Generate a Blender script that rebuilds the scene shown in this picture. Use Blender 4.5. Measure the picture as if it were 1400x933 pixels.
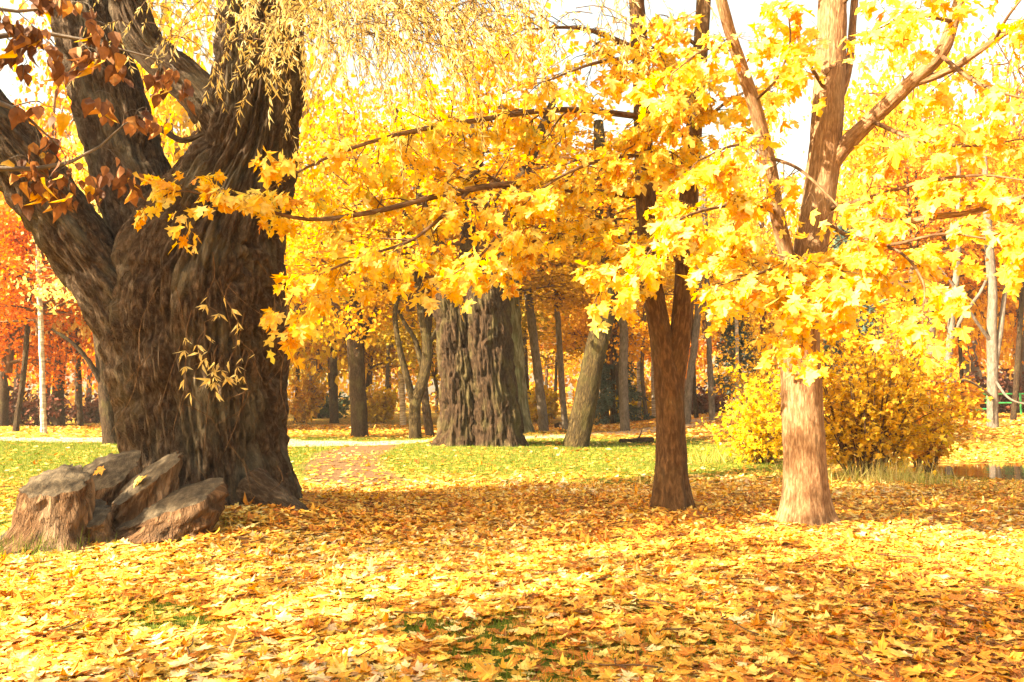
import bpy, math, random
import numpy as np

# ------------------------------------------------------------------ clear
for o in list(bpy.data.objects):
    bpy.data.objects.remove(o)
scene = bpy.context.scene
COL = scene.collection
rng = np.random.default_rng(7)
random.seed(7)

# ------------------------------------------------------------------ camera
F = 1090.0                      # focal length in pixels of the 1400 px wide photograph
CAM_H = 1.6
PITCH = math.atan(78.5 / F)
cam_d = bpy.data.cameras.new('camera')
cam_d.sensor_width = 36.0
cam_d.lens = F * 36.0 / 1400.0
cam_d.clip_start = 0.05
cam_d.clip_end = 2000
cam = bpy.data.objects.new('camera', cam_d)
COL.objects.link(cam)
cam.location = (0, 0, CAM_H)
cam.rotation_euler = (math.pi / 2 + PITCH, 0, 0)
scene.camera = cam

# ------------------------------------------------------------------ light
SUN_AZ = math.radians(27)       # how far the sun stands behind the camera plane, on the left
SUN_EL = math.radians(32)
SUN = np.array([-math.cos(SUN_AZ) * math.cos(SUN_EL), -math.sin(SUN_AZ) * math.cos(SUN_EL), math.sin(SUN_EL)])
world = bpy.data.worlds.new('World')
scene.world = world
world.use_nodes = True
wn = world.node_tree.nodes
bg = wn['Background']
sky = wn.new('ShaderNodeTexSky')
sky.sky_type = 'NISHITA'
sky.sun_disc = False
sky.sun_elevation = SUN_EL
sky.sun_rotation = math.atan2(SUN[0], SUN[1])
sky.air_density = 2.0
sky.dust_density = 5.0
sky.ozone_density = 0.0
world.node_tree.links.new(sky.outputs[0], bg.inputs[0])
bg.inputs[1].default_value = 0.075
sun_d = bpy.data.lights.new('sun', 'SUN')
sun_d.energy = 5.0
sun_d.angle = math.radians(0.53)
sun_d.color = (1.0, 0.86, 0.62)
sun = bpy.data.objects.new('sun', sun_d)
COL.objects.link(sun)
from mathutils import Vector
sun.rotation_euler = Vector(SUN).to_track_quat('Z', 'Y').to_euler()
sun.location = (-40, -18, 30)
vs = scene.view_settings
vs.view_transform = 'Standard'
vs.look = 'None'
vs.gamma = 1.0
vs.exposure = 2.65
vs.use_white_balance = True
vs.white_balance_temperature = 7800
vs.white_balance_tint = 10
scene.render.engine = 'CYCLES'
cy = scene.cycles
cy.max_bounces = 6
cy.diffuse_bounces = 3
cy.glossy_bounces = 2
cy.transmission_bounces = 4
cy.transparent_max_bounces = 4
cy.caustics_reflective = False
cy.caustics_refractive = False
cy.use_denoising = True
try:
    cy.denoiser = 'OPENIMAGEDENOISE'
    cy.denoising_prefilter = 'ACCURATE'
except Exception:
    pass
scene.render.use_persistent_data = False


# ------------------------------------------------------------------ numeric helpers
def nrm(v):
    v = np.asarray(v, float)
    return v / np.maximum(np.linalg.norm(v, axis=-1, keepdims=True), 1e-9)


def _hash(i, j, k, seed):
    h = (i * 374761393 + j * 668265263 + k * 2147483647 + seed * 144665) & 0xFFFFFFFF
    h = ((h ^ (h >> 13)) * 1274126177) & 0xFFFFFFFF
    h = (h ^ (h >> 16)) & 0xFFFFFFFF
    return h.astype(np.float64) / 2147483647.5 - 1.0


def noise(P, seed=0):
    P = np.asarray(P, float)
    I = np.floor(P).astype(np.int64)
    f = P - I
    f = f * f * (3 - 2 * f)
    out = 0
    for a in (0, 1):
        wa = f[..., 0] if a else 1 - f[..., 0]
        for b in (0, 1):
            wb = f[..., 1] if b else 1 - f[..., 1]
            for c in (0, 1):
                wc = f[..., 2] if c else 1 - f[..., 2]
                out = out + wa * wb * wc * _hash(I[..., 0] + a, I[..., 1] + b, I[..., 2] + c, seed)
    return out


def fbm(P, seed=0, oct=3):
    s, a, t = 0, 1.0, 0
    P = np.asarray(P, float)
    for o in range(oct):
        s = s + a * noise(P, seed + o * 17)
        t += a
        P = P * 2.03
        a *= 0.5
    return s / t


def sm(x, a, b):
    t = np.clip((np.asarray(x, float) - a) / (b - a), 0, 1)
    return t * t * (3 - 2 * t)


# ------------------------------------------------------------------ terrain height
WILLOW = (-4.05, 11.0)
POND = (17.0, 18.7, 6.6, 2.9)
WATER = -.13


def gh(x, y):
    x = np.asarray(x, float)
    y = np.asarray(y, float)
    z = 0.05 * fbm(np.stack([x * 0.35, y * 0.35, x * 0], -1), 3, 2)
    z = z + 0.22 * np.exp(-((x - WILLOW[0] - .1) ** 2 + (y - WILLOW[1]) ** 2) / 2.3 ** 2)
    z = z + 0.14 * np.exp(-((x + 2.95) ** 2 + (y - 9.5) ** 2) / 1.0 ** 2)
    z = z + 0.16 * np.exp(-((x + 1.1) ** 2 + (y - 27.5) ** 2) / 2.8 ** 2)
    z = z + 0.75 * sm(y, 21.5, 42) * sm(x, 5, 13)
    z = z + 0.09 * np.exp(-((x - 2.35) ** 2 + (y - 11.7) ** 2) / .45 ** 2) + 0.10 * np.exp(-((x - 3.85) ** 2 + (y - 10.5) ** 2) / .5 ** 2)
    q = np.sqrt(((x - POND[0]) / POND[2]) ** 2 + ((y - POND[1]) / POND[3]) ** 2)
    z = z * sm(q, .6, 1.6) - 0.27 * (1 - sm(q, 0.3, 1.9))
    # dirt path is a little worn in
    return z


def ghs(x, y):
    return float(gh(np.array([x]), np.array([y]))[0])


cp, sp_ = math.cos(PITCH), math.sin(PITCH)


def ray(px, py):
    u = (px - 700) / F
    v = (466.5 - py) / F
    return np.array([u, cp - v * sp_, sp_ + v * cp])


def at(px, py, Y):
    d = ray(px, py)
    return np.array([0, 0, CAM_H]) + d * (Y / d[1])


def gpos(px, py):
    d = ray(px, py)
    t = np.arange(2.0, 160.0, 0.1)
    below = CAM_H + d[2] * t < gh(d[0] * t, d[1] * t)
    i = int(np.argmax(below)) if below.any() else len(t) - 1
    x, y = d[0] * t[i], d[1] * t[i]
    return np.array([x, y, ghs(x, y)])


# ------------------------------------------------------------------ mesh helpers
class Acc:
    """collects polygons and builds ONE mesh object"""

    def __init__(self):
        self.V, self.F, self.A, self.T, self.L = [], [], [], [], []
        self.n = 0

    def add(self, V, F, bark=None, tint=None, luv=None):
        V = np.asarray(V, np.float64).reshape(-1, 3)
        F = np.asarray(F, np.int64)
        self.V.append(V)
        self.F.append(F + self.n)
        self.A.append(bark if bark is not None else np.zeros((len(V), 3)))
        self.T.append(tint if tint is not None else np.full(len(V), 0.5))
        self.L.append(luv if luv is not None else np.zeros((len(V), 2)))
        self.n += len(V)

    def mesh(self, name, smooth=True, origin=None, bark=True, luv=False):
        V = np.concatenate(self.V)
        if origin is not None:
            V = V - np.asarray(origin)
        me = bpy.data.meshes.new(name)
        me.vertices.add(len(V))
        me.vertices.foreach_set('co', V.astype(np.float32).ravel())
        tot = [np.full(len(f), f.shape[1]) for f in self.F if len(f)]
        tot = np.concatenate(tot)
        lv = np.concatenate([f.ravel() for f in self.F if len(f)])
        st = np.concatenate([[0], np.cumsum(tot)[:-1]])
        me.loops.add(len(lv))
        me.polygons.add(len(tot))
        me.loops.foreach_set('vertex_index', lv.astype(np.int32))
        me.polygons.foreach_set('loop_start', st.astype(np.int32))
        me.polygons.foreach_set('loop_total', tot.astype(np.int32))
        me.polygons.foreach_set('use_smooth', np.full(len(tot), smooth))
        if bark:
            a = me.attributes.new('bark', 'FLOAT_VECTOR', 'POINT')
            a.data.foreach_set('vector', np.concatenate(self.A).astype(np.float32).ravel())
        a = me.attributes.new('tint', 'FLOAT', 'POINT')
        a.data.foreach_set('value', np.concatenate(self.T).astype(np.float32))
        if luv:
            a = me.attributes.new('luv', 'FLOAT2', 'POINT')
            a.data.foreach_set('vector', np.concatenate(self.L).astype(np.float32).ravel())
        me.update(calc_edges=True)
        me.validate()
        return me

    def build(self, name, mat, parent=None, smooth=True, bark=True, luv=False, kind=None):
        if self.n == 0:
            return None
        org = np.array(parent.location) if parent is not None else None
        me = self.mesh(name, smooth, org, bark, luv)
        me.materials.append(mat)
        return link(name, me, parent, kind)


def link(name, data, parent=None, kind=None):
    o = bpy.data.objects.new(name, data)
    COL.objects.link(o)
    if parent is not None:
        o.parent = parent
    if kind:
        o['kind'] = kind
    return o


def thing(name, label, cat, loc, group=None):
    o = bpy.data.objects.new(name, None)
    COL.objects.link(o)
    o.location = [float(c) for c in loc]
    o.empty_display_size = 0.2
    o['label'] = label
    o['category'] = cat
    if group:
        o['group'] = group
    return o


def tag(o, label, cat, group=None):
    o['label'] = label
    o['category'] = cat
    if group:
        o['group'] = group
    return o


def catmull(P, n):
    P = np.asarray(P, float)
    m = len(P)
    if m == 2:
        t = np.linspace(0, 1, n)[:, None]
        return P[0] * (1 - t) + P[1] * t
    Q = np.vstack([2 * P[0] - P[1], P, 2 * P[-1] - P[-2]])
    seg = np.linalg.norm(np.diff(P[:, :3], axis=0), axis=1)
    cum = np.concatenate([[0], np.cumsum(seg)])
    s = np.linspace(0, cum[-1], n)
    i = np.clip(np.searchsorted(cum, s, 'right') - 1, 0, m - 2)
    t = ((s - cum[i]) / np.maximum(seg[i], 1e-9))[:, None]
    p0, p1, p2, p3 = Q[i], Q[i + 1], Q[i + 2], Q[i + 3]
    return 0.5 * ((2 * p1) + (-p0 + p2) * t + (2 * p0 - 5 * p1 + 4 * p2 - p3) * t ** 2 + (-p0 + 3 * p1 - 3 * p2 + p3) * t ** 3)


def frames(C):
    T = nrm(np.gradient(C, axis=0))
    d = T[0]
    ref = np.array([0, 1.0, 0]) if abs(d[1]) < 0.85 else np.array([1.0, 0, 0])
    u = nrm(ref - d * ref.dot(d))
    U = np.zeros_like(C)
    for k in range(len(C)):
        u = u - T[k] * u.dot(T[k])
        u = u / (np.linalg.norm(u) + 1e-9)
        U[k] = u
    return T, U, np.cross(T, U)


def tube(acc, pts, rad, seg=8, n=None, fn=None, cap=False, tint=0.5, s0=0.0):
    """a tapered tube through pts; fn(theta, s, r0) -> radius offset"""
    P = np.column_stack([np.asarray(pts, float), np.asarray(rad, float)])
    n = n or max(3, 2 * len(P))
    Q = catmull(P, n)
    C, R = Q[:, :3], np.maximum(Q[:, 3], 0.0006)
    T, U, W = frames(C)
    s = np.concatenate([[0], np.cumsum(np.linalg.norm(np.diff(C, axis=0), axis=1))]) + s0
    th = np.linspace(0, 2 * math.pi, seg, endpoint=False)
    TH, S = np.meshgrid(th, s)
    RR = np.repeat(R[:, None], seg, 1)
    if fn is not None:
        RR = RR + fn(TH, S, RR)
    V = C[:, None, :] + RR[..., None] * (np.cos(TH)[..., None] * U[:, None, :] + np.sin(TH)[..., None] * W[:, None, :])
    rm = float(R.mean())
    B = np.stack([np.cos(TH) * rm, np.sin(TH) * rm, S], -1).reshape(-1, 3) + rng.random(3) * 0
    i = np.arange(n - 1)[:, None] * seg
    j = np.arange(seg)[None, :]
    a = i + j
    b = i + (j + 1) % seg
    Fq = np.stack([a, b, b + seg, a + seg], -1).reshape(-1, 4)
    acc.add(V.reshape(-1, 3), Fq, B, np.full(n * seg, tint))
    if cap:
        top = V[-1]
        c = top.mean(0)
        acc.add(np.vstack([top, c + T[-1] * R[-1] * 0.15]), [[k, (k + 1) % seg, seg] for k in range(seg)],
                np.vstack([B.reshape(n, seg, 3)[-1], B[-1]]), np.full(seg + 1, tint))
    return C, R, T


# ------------------------------------------------------------------ leaf shapes
def _mirror(h):
    h = np.array(h, float)
    return np.vstack([h, (h[1:-1] * [-1, 1])[::-1]])


def fan(outline, centre):
    n = len(outline)
    V = np.vstack([outline, centre])
    Fc = np.array([[k, (k + 1) % n, n] for k in range(n)])
    return V, Fc


MAPLE_HI = fan(_mirror([(0, 0), (.17, -.09), (.43, -.12), (.31, .06), (.50, .15), (.72, .40), (.48, .40), (.42, .53), (.17, .45), (.31, .74), (.14, .76), (0, 1.05)]), (0, .3))
MAPLE_LO = fan(_mirror([(0, 0), (.43, -.12), (.30, .08), (.72, .40), (.17, .45), (.30, .74), (0, 1.05)]), (0, .3))
MAPLE_XLO = fan(_mirror([(0, 0), (.45, -.05), (.70, .42), (.18, .46), (0, 1.05)]), (0, .3))
OVAL = fan(_mirror([(0, 0), (.34, .22), (.36, .5), (.16, .85), (0, 1.1)]), (0, .45))
NARROW = (np.array([(0, 0), (.075, .4), (0, 1), (-.075, .4)], float), np.array([[0, 1, 2], [0, 2, 3]]))
RHOMB = (np.array([(0, 0), (.42, .45), (0, 1), (-.42, .45)], float), np.array([[0, 1, 2], [0, 2, 3]]))
BLADE = (np.array([(-.5, 0), (.5, 0), (0, 1)], float), np.array([[0, 1, 2]]))


def leaves(acc, tmpl, P, D, N, S, tint, curl=0.25, wid=1.0, droop=0.2):
    """P base points, D tip directions, N blade normals, S sizes"""
    V2, Fc = tmpl
    P, D, N, S = map(lambda a: np.asarray(a, float), (P, D, N, S))
    n = len(P)
    if n == 0:
        return
    D = nrm(D)
    N = nrm(N - D * np.sum(N * D, 1, keepdims=True))
    X = np.cross(D, N)
    k = len(V2)
    x = V2[None, :, 0] * wid
    y = V2[None, :, 1]
    curl = curl * np.exp(rng.normal(-.1, .6, (n, 1)))
    c1 = rng.normal(0, 1, (n, 1)) * curl
    c2 = droop + rng.normal(0, 1, (n, 1)) * curl
    c3 = rng.normal(0, 1, (n, 1)) * curl
    z = c1 * x ** 2 * 1.3 - c2 * y ** 2 * 0.6 + c3 * x * y * 0.9 + np.abs(x) * rng.normal(0.08, 0.1, (n, 1))
    W = (X[:, None, :] * (x * np.ones((n, 1)))[..., None] + D[:, None, :] * (y * np.ones((n, 1)))[..., None] + N[:, None, :] * z[..., None]) * S[:, None, None] + P[:, None, :]
    Fa = (Fc[None] + (np.arange(n) * k)[:, None, None]).reshape(-1, Fc.shape[1])
    t = np.repeat(np.asarray(tint, float), k)
    acc.add(W.reshape(-1, 3), Fa, None, t, np.tile(V2, (n, 1)))


def rand_dirs(n):
    return nrm(rng.normal(size=(n, 3)))


# ------------------------------------------------------------------ materials
def new_mat(name):
    m = bpy.data.materials.new(name)
    m.use_nodes = True
    nt = m.node_tree
    for x in list(nt.nodes):
        nt.nodes.remove(x)
    return m, nt, nt.nodes, nt.links


def ramp(nodes, stops):
    r = nodes.new('ShaderNodeValToRGB')
    e = r.color_ramp.elements
    while len(e) < len(stops):
        e.new(0.5)
    for k, (p, c) in enumerate(stops):
        e[k].position = p
        e[k].color = (*c, 1)
    return r


def math_node(nodes, links, op, a, b=None):
    m = nodes.new('ShaderNodeMath')
    m.operation = op
    for i, v in enumerate((a, b)):
        if v is None:
            continue
        if isinstance(v, (int, float)):
            m.inputs[i].default_value = v
        else:
            links.new(v, m.inputs[i])
    return m.outputs[0]


def leaf_mat(name, stops, trans=0.42, use_obj=False, veins=False, rough=0.55, spec=0.15):
    m, nt, nd, lk = new_mat(name)
    out = nd.new('ShaderNodeOutputMaterial')
    at_ = nd.new('ShaderNodeAttribute')
    at_.attribute_name = 'tint'
    r = ramp(nd, stops)
    lk.new(at_.outputs['Fac'], r.inputs[0])
    col = r.outputs[0]
    if use_obj:
        oi = nd.new('ShaderNodeObjectInfo')
        mx = nd.new('ShaderNodeMix')
        mx.data_type = 'RGBA'
        mx.blend_type = 'MULTIPLY'
        mx.inputs[0].default_value = 1.0
        lk.new(col, mx.inputs[6])
        lk.new(oi.outputs['Color'], mx.inputs[7])
        col = mx.outputs[2]
    geo = nd.new('ShaderNodeNewGeometry')
    nz = nd.new('ShaderNodeTexNoise')
    nz.inputs['Scale'].default_value = 22.0
    nz.inputs['Detail'].default_value = 2.0
    lk.new(geo.outputs['Position'], nz.inputs['Vector'])
    hs = nd.new('ShaderNodeHueSaturation')
    mr = nd.new('ShaderNodeMapRange')
    mr.inputs[1].default_value = .3
    mr.inputs[2].default_value = .7
    mr.inputs[3].default_value = .72
    mr.inputs[4].default_value = 1.15
    lk.new(nz.outputs[0], mr.inputs[0])
    lk.new(mr.outputs[0], hs.inputs['Value'])
    lk.new(col, hs.inputs['Color'])
    col = hs.outputs[0]
    if veins:
        la = nd.new('ShaderNodeAttribute')
        la.attribute_name = 'luv'
        sx = nd.new('ShaderNodeSeparateXYZ')
        lk.new(la.outputs['Vector'], sx.inputs[0])
        ax = math_node(nd, lk, 'ABSOLUTE', sx.outputs[0])
        best = ax
        for ang in (58, 105):
            a = math.radians(ang)
            d = math_node(nd, lk, 'ABSOLUTE', math_node(nd, lk, 'SUBTRACT', math_node(nd, lk, 'MULTIPLY', ax, math.cos(a)), math_node(nd, lk, 'MULTIPLY', sx.outputs[1], math.sin(a) * (1 if ang < 90 else -1))))
            if ang < 90:
                best = math_node(nd, lk, 'MINIMUM', best, d)
        v = math_node(nd, lk, 'LESS_THAN', best, 0.014)
        v = math_node(nd, lk, 'MULTIPLY', v, 0.5)
        mx = nd.new('ShaderNodeMix')
        mx.data_type = 'RGBA'
        lk.new(v, mx.inputs[0])
        lk.new(col, mx.inputs[6])
        mx.inputs[7].default_value = (.75, .52, .16, 1)
        col = mx.outputs[2]
    pb = nd.new('ShaderNodeBsdfPrincipled')
    pb.inputs['Roughness'].default_value = rough
    pb.inputs['Specular IOR Level'].default_value = spec
    lk.new(col, pb.inputs['Base Color'])
    tr = nd.new('ShaderNodeBsdfTranslucent')
    h2 = nd.new('ShaderNodeHueSaturation')
    h2.inputs['Saturation'].default_value = 1.12
    h2.inputs['Value'].default_value = 1.0
    lk.new(col, h2.inputs['Color'])
    lk.new(h2.outputs[0], tr.inputs[0])
    ms = nd.new('ShaderNodeMixShader')
    ms.inputs[0].default_value = trans
    lk.new(pb.outputs[0], ms.inputs[1])
    lk.new(tr.outputs[0], ms.inputs[2])
    lk.new(ms.outputs[0], out.inputs[0])
    return m


def bark_mat(name, dark, light, fx=9.0, fz=1.6, patch=None, pamt=0.5, bump=0.6, rough=0.9, furrow=0.5, cracks=.9):
    m, nt, nd, lk = new_mat(name)
    out = nd.new('ShaderNodeOutputMaterial')
    a = nd.new('ShaderNodeAttribute')
    a.attribute_name = 'bark'
    mp = nd.new('ShaderNodeMapping')
    mp.inputs['Scale'].default_value = (fx, fx, fz)
    lk.new(a.outputs['Vector'], mp.inputs[0])
    n1 = nd.new('ShaderNodeTexNoise')
    n1.inputs['Scale'].default_value = 1.0
    n1.inputs['Detail'].default_value = 6.0
    n1.inputs['Roughness'].default_value = .62
    n1.inputs['Distortion'].default_value = .35
    n1.noise_type = 'FBM'
    lk.new(mp.outputs[0], n1.inputs['Vector'])
    r = ramp(nd, [(.5 - furrow * .42, tuple(c * .55 for c in dark)), (.47, dark), (.5 + furrow * .36, light)])
    lk.new(n1.outputs[0], r.inputs[0])
    col = r.outputs[0]
    if patch:
        n2 = nd.new('ShaderNodeTexNoise')
        n2.inputs['Scale'].default_value = 1.7
        n2.inputs['Detail'].default_value = 5.0
        mp2 = nd.new('ShaderNodeMapping')
        mp2.inputs['Scale'].default_value = (1.6, 1.6, .8)
        lk.new(a.outputs['Vector'], mp2.inputs[0])
        lk.new(mp2.outputs[0], n2.inputs['Vector'])
        mr = nd.new('ShaderNodeMapRange')
        mr.inputs[1].default_value = .5
        mr.inputs[2].default_value = .68
        mr.inputs[4].default_value = pamt
        lk.new(n2.outputs[0], mr.inputs[0])
        mx = nd.new('ShaderNodeMix')
        mx.data_type = 'RGBA'
        lk.new(mr.outputs[0], mx.inputs[0])
        lk.new(col, mx.inputs[6])
        mx.inputs[7].default_value = (*patch, 1)
        col = mx.outputs[2]
    pb = nd.new('ShaderNodeBsdfPrincipled')
    pb.inputs['Roughness'].default_value = rough
    pb.inputs['Specular IOR Level'].default_value = .2
    lk.new(col, pb.inputs['Base Color'])
    n3 = nd.new('ShaderNodeTexNoise')
    n3.inputs['Scale'].default_value = 1.0
    n3.inputs['Detail'].default_value = 4.0
    mp3 = nd.new('ShaderNodeMapping')
    mp3.inputs['Scale'].default_value = (fx * 3, fx * 3, fz * 4)
    lk.new(a.outputs['Vector'], mp3.inputs[0])
    lk.new(mp3.outputs[0], n3.inputs['Vector'])
    vo = nd.new('ShaderNodeTexVoronoi')
    vo.feature = 'DISTANCE_TO_EDGE'
    vo.inputs['Scale'].default_value = 1.0
    mp4 = nd.new('ShaderNodeMapping')
    mp4.inputs['Scale'].default_value = (fx * .62, fx * .62, fz * .55)
    lk.new(a.outputs['Vector'], mp4.inputs[0])
    va = nd.new('ShaderNodeVectorMath')
    va.operation = 'ADD'
    sc_ = nd.new('ShaderNodeVectorMath')
    sc_.operation = 'SCALE'
    sc_.inputs['Scale'].default_value = .8
    lk.new(n3.outputs['Color'], sc_.inputs[0])
    lk.new(mp4.outputs[0], va.inputs[0])
    lk.new(sc_.outputs[0], va.inputs[1])
    lk.new(va.outputs[0], vo.inputs['Vector'])
    plate = math_node(nd, lk, 'MINIMUM', math_node(nd, lk, 'MULTIPLY', vo.outputs['Distance'], 5.0), 1.0)
    ad = math_node(nd, lk, 'ADD', math_node(nd, lk, 'ADD', n1.outputs[0], math_node(nd, lk, 'MULTIPLY', n3.outputs[0], .45)), math_node(nd, lk, 'MULTIPLY', plate, cracks))
    bp = nd.new('ShaderNodeBump')
    bp.inputs['Strength'].default_value = bump
    bp.inputs['Distance'].default_value = .05
    lk.new(ad, bp.inputs['Height'])
    lk.new(bp.outputs[0], pb.inputs['Normal'])
    lk.new(pb.outputs[0], out.inputs[0])
    return m


def plain_mat(name, col, rough=.6, metal=0.0, var=.25, scale=6.0):
    m, nt, nd, lk = new_mat(name)
    out = nd.new('ShaderNodeOutputMaterial')
    pb = nd.new('ShaderNodeBsdfPrincipled')
    pb.inputs['Roughness'].default_value = rough
    pb.inputs['Metallic'].default_value = metal
    tc = nd.new('ShaderNodeTexCoord')
    nz = nd.new('ShaderNodeTexNoise')
    nz.inputs['Scale'].default_value = scale
    nz.inputs['Detail'].default_value = 5
    lk.new(tc.outputs['Object'], nz.inputs['Vector'])
    r = ramp(nd, [(.3, tuple(c * (1 - var) for c in col)), (.7, tuple(min(1, c * (1 + var)) for c in col))])
    lk.new(nz.outputs[0], r.inputs[0])
    lk.new(r.outputs[0], pb.inputs['Base Color'])
    lk.new(pb.outputs[0], out.inputs[0])
    return m


M = {}
M['maple'] = leaf_mat('maple_leaf_yellow', [(0, (.55, .20, .03)), (.10, (.78, .42, .04)), (.35, (.88, .60, .07)), (.62, (.90, .68, .12)), (.84, (.92, .78, .32)), (1, (.60, .56, .08))], .46, veins=True)
M['maple_small'] = leaf_mat('shrub_leaf_yellow', [(0, (.50, .24, .02)), (.4, (.72, .42, .03)), (1, (.80, .58, .08))], .40)
M['litter'] = leaf_mat('fallen_leaf', [(0, (.20, .07, .02)), (.18, (.50, .15, .03)), (.42, (.72, .32, .05)), (.65, (.80, .46, .07)), (.85, (.88, .66, .20)), (.94, (.88, .74, .38)), (1, (.70, .48, .28))], .22, veins=True, rough=.55)
M['willow_leaf'] = leaf_mat('willow_leaf', [(0, (.80, .60, .20)), (.5, (.92, .80, .40)), (1, (.95, .90, .62))], .5)
M['dry'] = leaf_mat('dry_brown_leaf', [(0, (.09, .04, .025)), (.5, (.20, .09, .045)), (.82, (.36, .17, .08)), (.92, (.55, .28, .06)), (1, (.80, .52, .06))], .3)
M['far'] = leaf_mat('far_foliage', [(0, (.62, .55, .48)), (.5, (.92, .88, .80)), (1, (1, 1, 1))], .5, use_obj=True)
M['grass'] = leaf_mat('grass_blade', [(0, (.05, .10, .012)), (.5, (.13, .20, .025)), (.8, (.28, .30, .05)), (1, (.60, .48, .22))], .3)
M['spruce'] = leaf_mat('spruce_needle', [(0, (.03, .06, .05)), (1, (.10, .17, .15))], .1)
M['bark_willow'] = bark_mat('bark_willow', (.054, .034, .023), (.185, .135, .10), 34.0, 9.0, (.17, .16, .12), .5, .8, furrow=.8)
M['bark_maple'] = bark_mat('bark_maple', (.17, .092, .05), (.36, .235, .145), 46.0, 8.0, (.27, .21, .14), .4, .45, cracks=.5)
M['bark_brown'] = bark_mat('bark_brown', (.034, .019, .011), (.092, .056, .033), 30.0, 8.0, (.13, .12, .05), .45, .8)
M['bark_warm'] = bark_mat('bark_warm_brown', (.075, .038, .018), (.18, .10, .05), 34.0, 7.0, (.14, .10, .05), .4, .5, cracks=.5)
M['bark_grey'] = bark_mat('bark_grey', (.11, .092, .08), (.19, .16, .14), 18.0, 5.0, (.24, .21, .185), .5, .4)
M['bark_moss'] = bark_mat('bark_moss', (.040, .027, .012), (.115, .082, .034), 26.0, 6.0, (.10, .095, .028), .5, .9)
M['bark_green'] = bark_mat('bark_green', (.085, .085, .05), (.26, .27, .19), 8.0, 1.4, (.14, .19, .10), .5, .9)
M['bark_birch'] = bark_mat('bark_birch', (.34, .30, .26), (.74, .71, .66), 2.0, 9.0, (.12, .10, .09), .5, .3)
M['stump'] = bark_mat('stump_wood', (.09, .046, .023), (.28, .165, .095), 26.0, 4.5, (.38, .28, .20), .5, .9, furrow=.7)
def cut_mat():
    m, nt, nd, lk = new_mat('weathered_cut_wood')
    out = nd.new('ShaderNodeOutputMaterial')
    a = nd.new('ShaderNodeAttribute')
    a.attribute_name = 'bark'
    w = nd.new('ShaderNodeTexWave')
    w.wave_type = 'RINGS'
    w.rings_direction = 'Z'
    w.inputs['Scale'].default_value = 13.0
    w.inputs['Distortion'].default_value = 9.0
    w.inputs['Detail'].default_value = 4.0
    w.inputs['Detail Scale'].default_value = 2.5
    lk.new(a.outputs['Vector'], w.inputs['Vector'])
    n = nd.new('ShaderNodeTexNoise')
    n.inputs['Scale'].default_value = 14.0
    n.inputs['Detail'].default_value = 7.0
    lk.new(a.outputs['Vector'], n.inputs['Vector'])
    mixv = math_node(nd, lk, 'ADD', math_node(nd, lk, 'MULTIPLY', w.outputs['Fac'], .10), math_node(nd, lk, 'MULTIPLY', n.outputs[0], .95))
    r = ramp(nd, [(.30, (.026, .020, .015)), (.52, (.066, .052, .038)), (.8, (.15, .12, .085))])
    lk.new(mixv, r.inputs[0])
    pb = nd.new('ShaderNodeBsdfPrincipled')
    pb.inputs['Roughness'].default_value = .9
    pb.inputs['Specular IOR Level'].default_value = .2
    lk.new(r.outputs[0], pb.inputs['Base Color'])
    bp = nd.new('ShaderNodeBump')
    bp.inputs['Strength'].default_value = .7
    bp.inputs['Distance'].default_value = .03
    lk.new(mixv, bp.inputs['Height'])
    lk.new(bp.outputs[0], pb.inputs['Normal'])
    lk.new(pb.outputs[0], out.inputs[0])
    return m


M['cut'] = cut_mat()
M['twig'] = bark_mat('twig_bark', (.10, .055, .03), (.24, .15, .09), 20.0, 6.0, None, .5, .2)
M['green_paint'] = plain_mat('green_paint', (.02, .32, .09), .4)


# ------------------------------------------------------------------ leaf cover of the ground
def litter_density(x, y):
    """0 bare lawn .. 1 thick carpet"""
    n = fbm(np.stack([x * .45, y * .45, x * 0], -1), 11, 3)
    n2 = fbm(np.stack([x * 1.6, y * 1.6, x * 0 + 4], -1), 19, 2)
    d = 1.0 - .92 * sm(y + .9 * n + .10 * x, 13.0, 18.5)                       # thick in front, lawn behind
    d = np.where(x > 3.0, np.maximum(d, .85 * (1 - sm(y, 14.5, 19))), d)
    d = d * (1 - .80 * (1 - sm(x + .35 * n, -6.4, -4.6)) * sm(y, 6.0, 9.0))       # lawn left of the stumps
    d = d - .85 * sm(n2 + .6 * n, .05, .4) * (1 - sm(y, 5.5, 9)) * (1 - .6 * sm(x, -.5, 2))      # grass showing through near the front
    d = d + .55 * sm(y, 29.5, 36) * (0.7 + .6 * n)                            # leafy woodland floor behind
    d = np.where((x > 7) & (y > 18), .75, d)
    return np.clip(d, .05, 1)


def dirt_cl(y):
    return np.interp(y, [12, 13, 16.6, 19.4, 23, 28], [-1.7, -2.1, -3.3, -4.1, -4.7, -4.6])


def dirt_w(x, y):
    return (1 - sm(np.abs(x - dirt_cl(y)), .35, 1.5)) * sm(y, 11.0, 15.5) * (1 - sm(y, 25.5, 28.5))


# ------------------------------------------------------------------ ground
def axis_nodes(edges):
    out = []
    for a, b, st in edges:
        out.append(np.arange(a, b, st))
    return np.concatenate(out + [[edges[-1][1]]])


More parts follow.
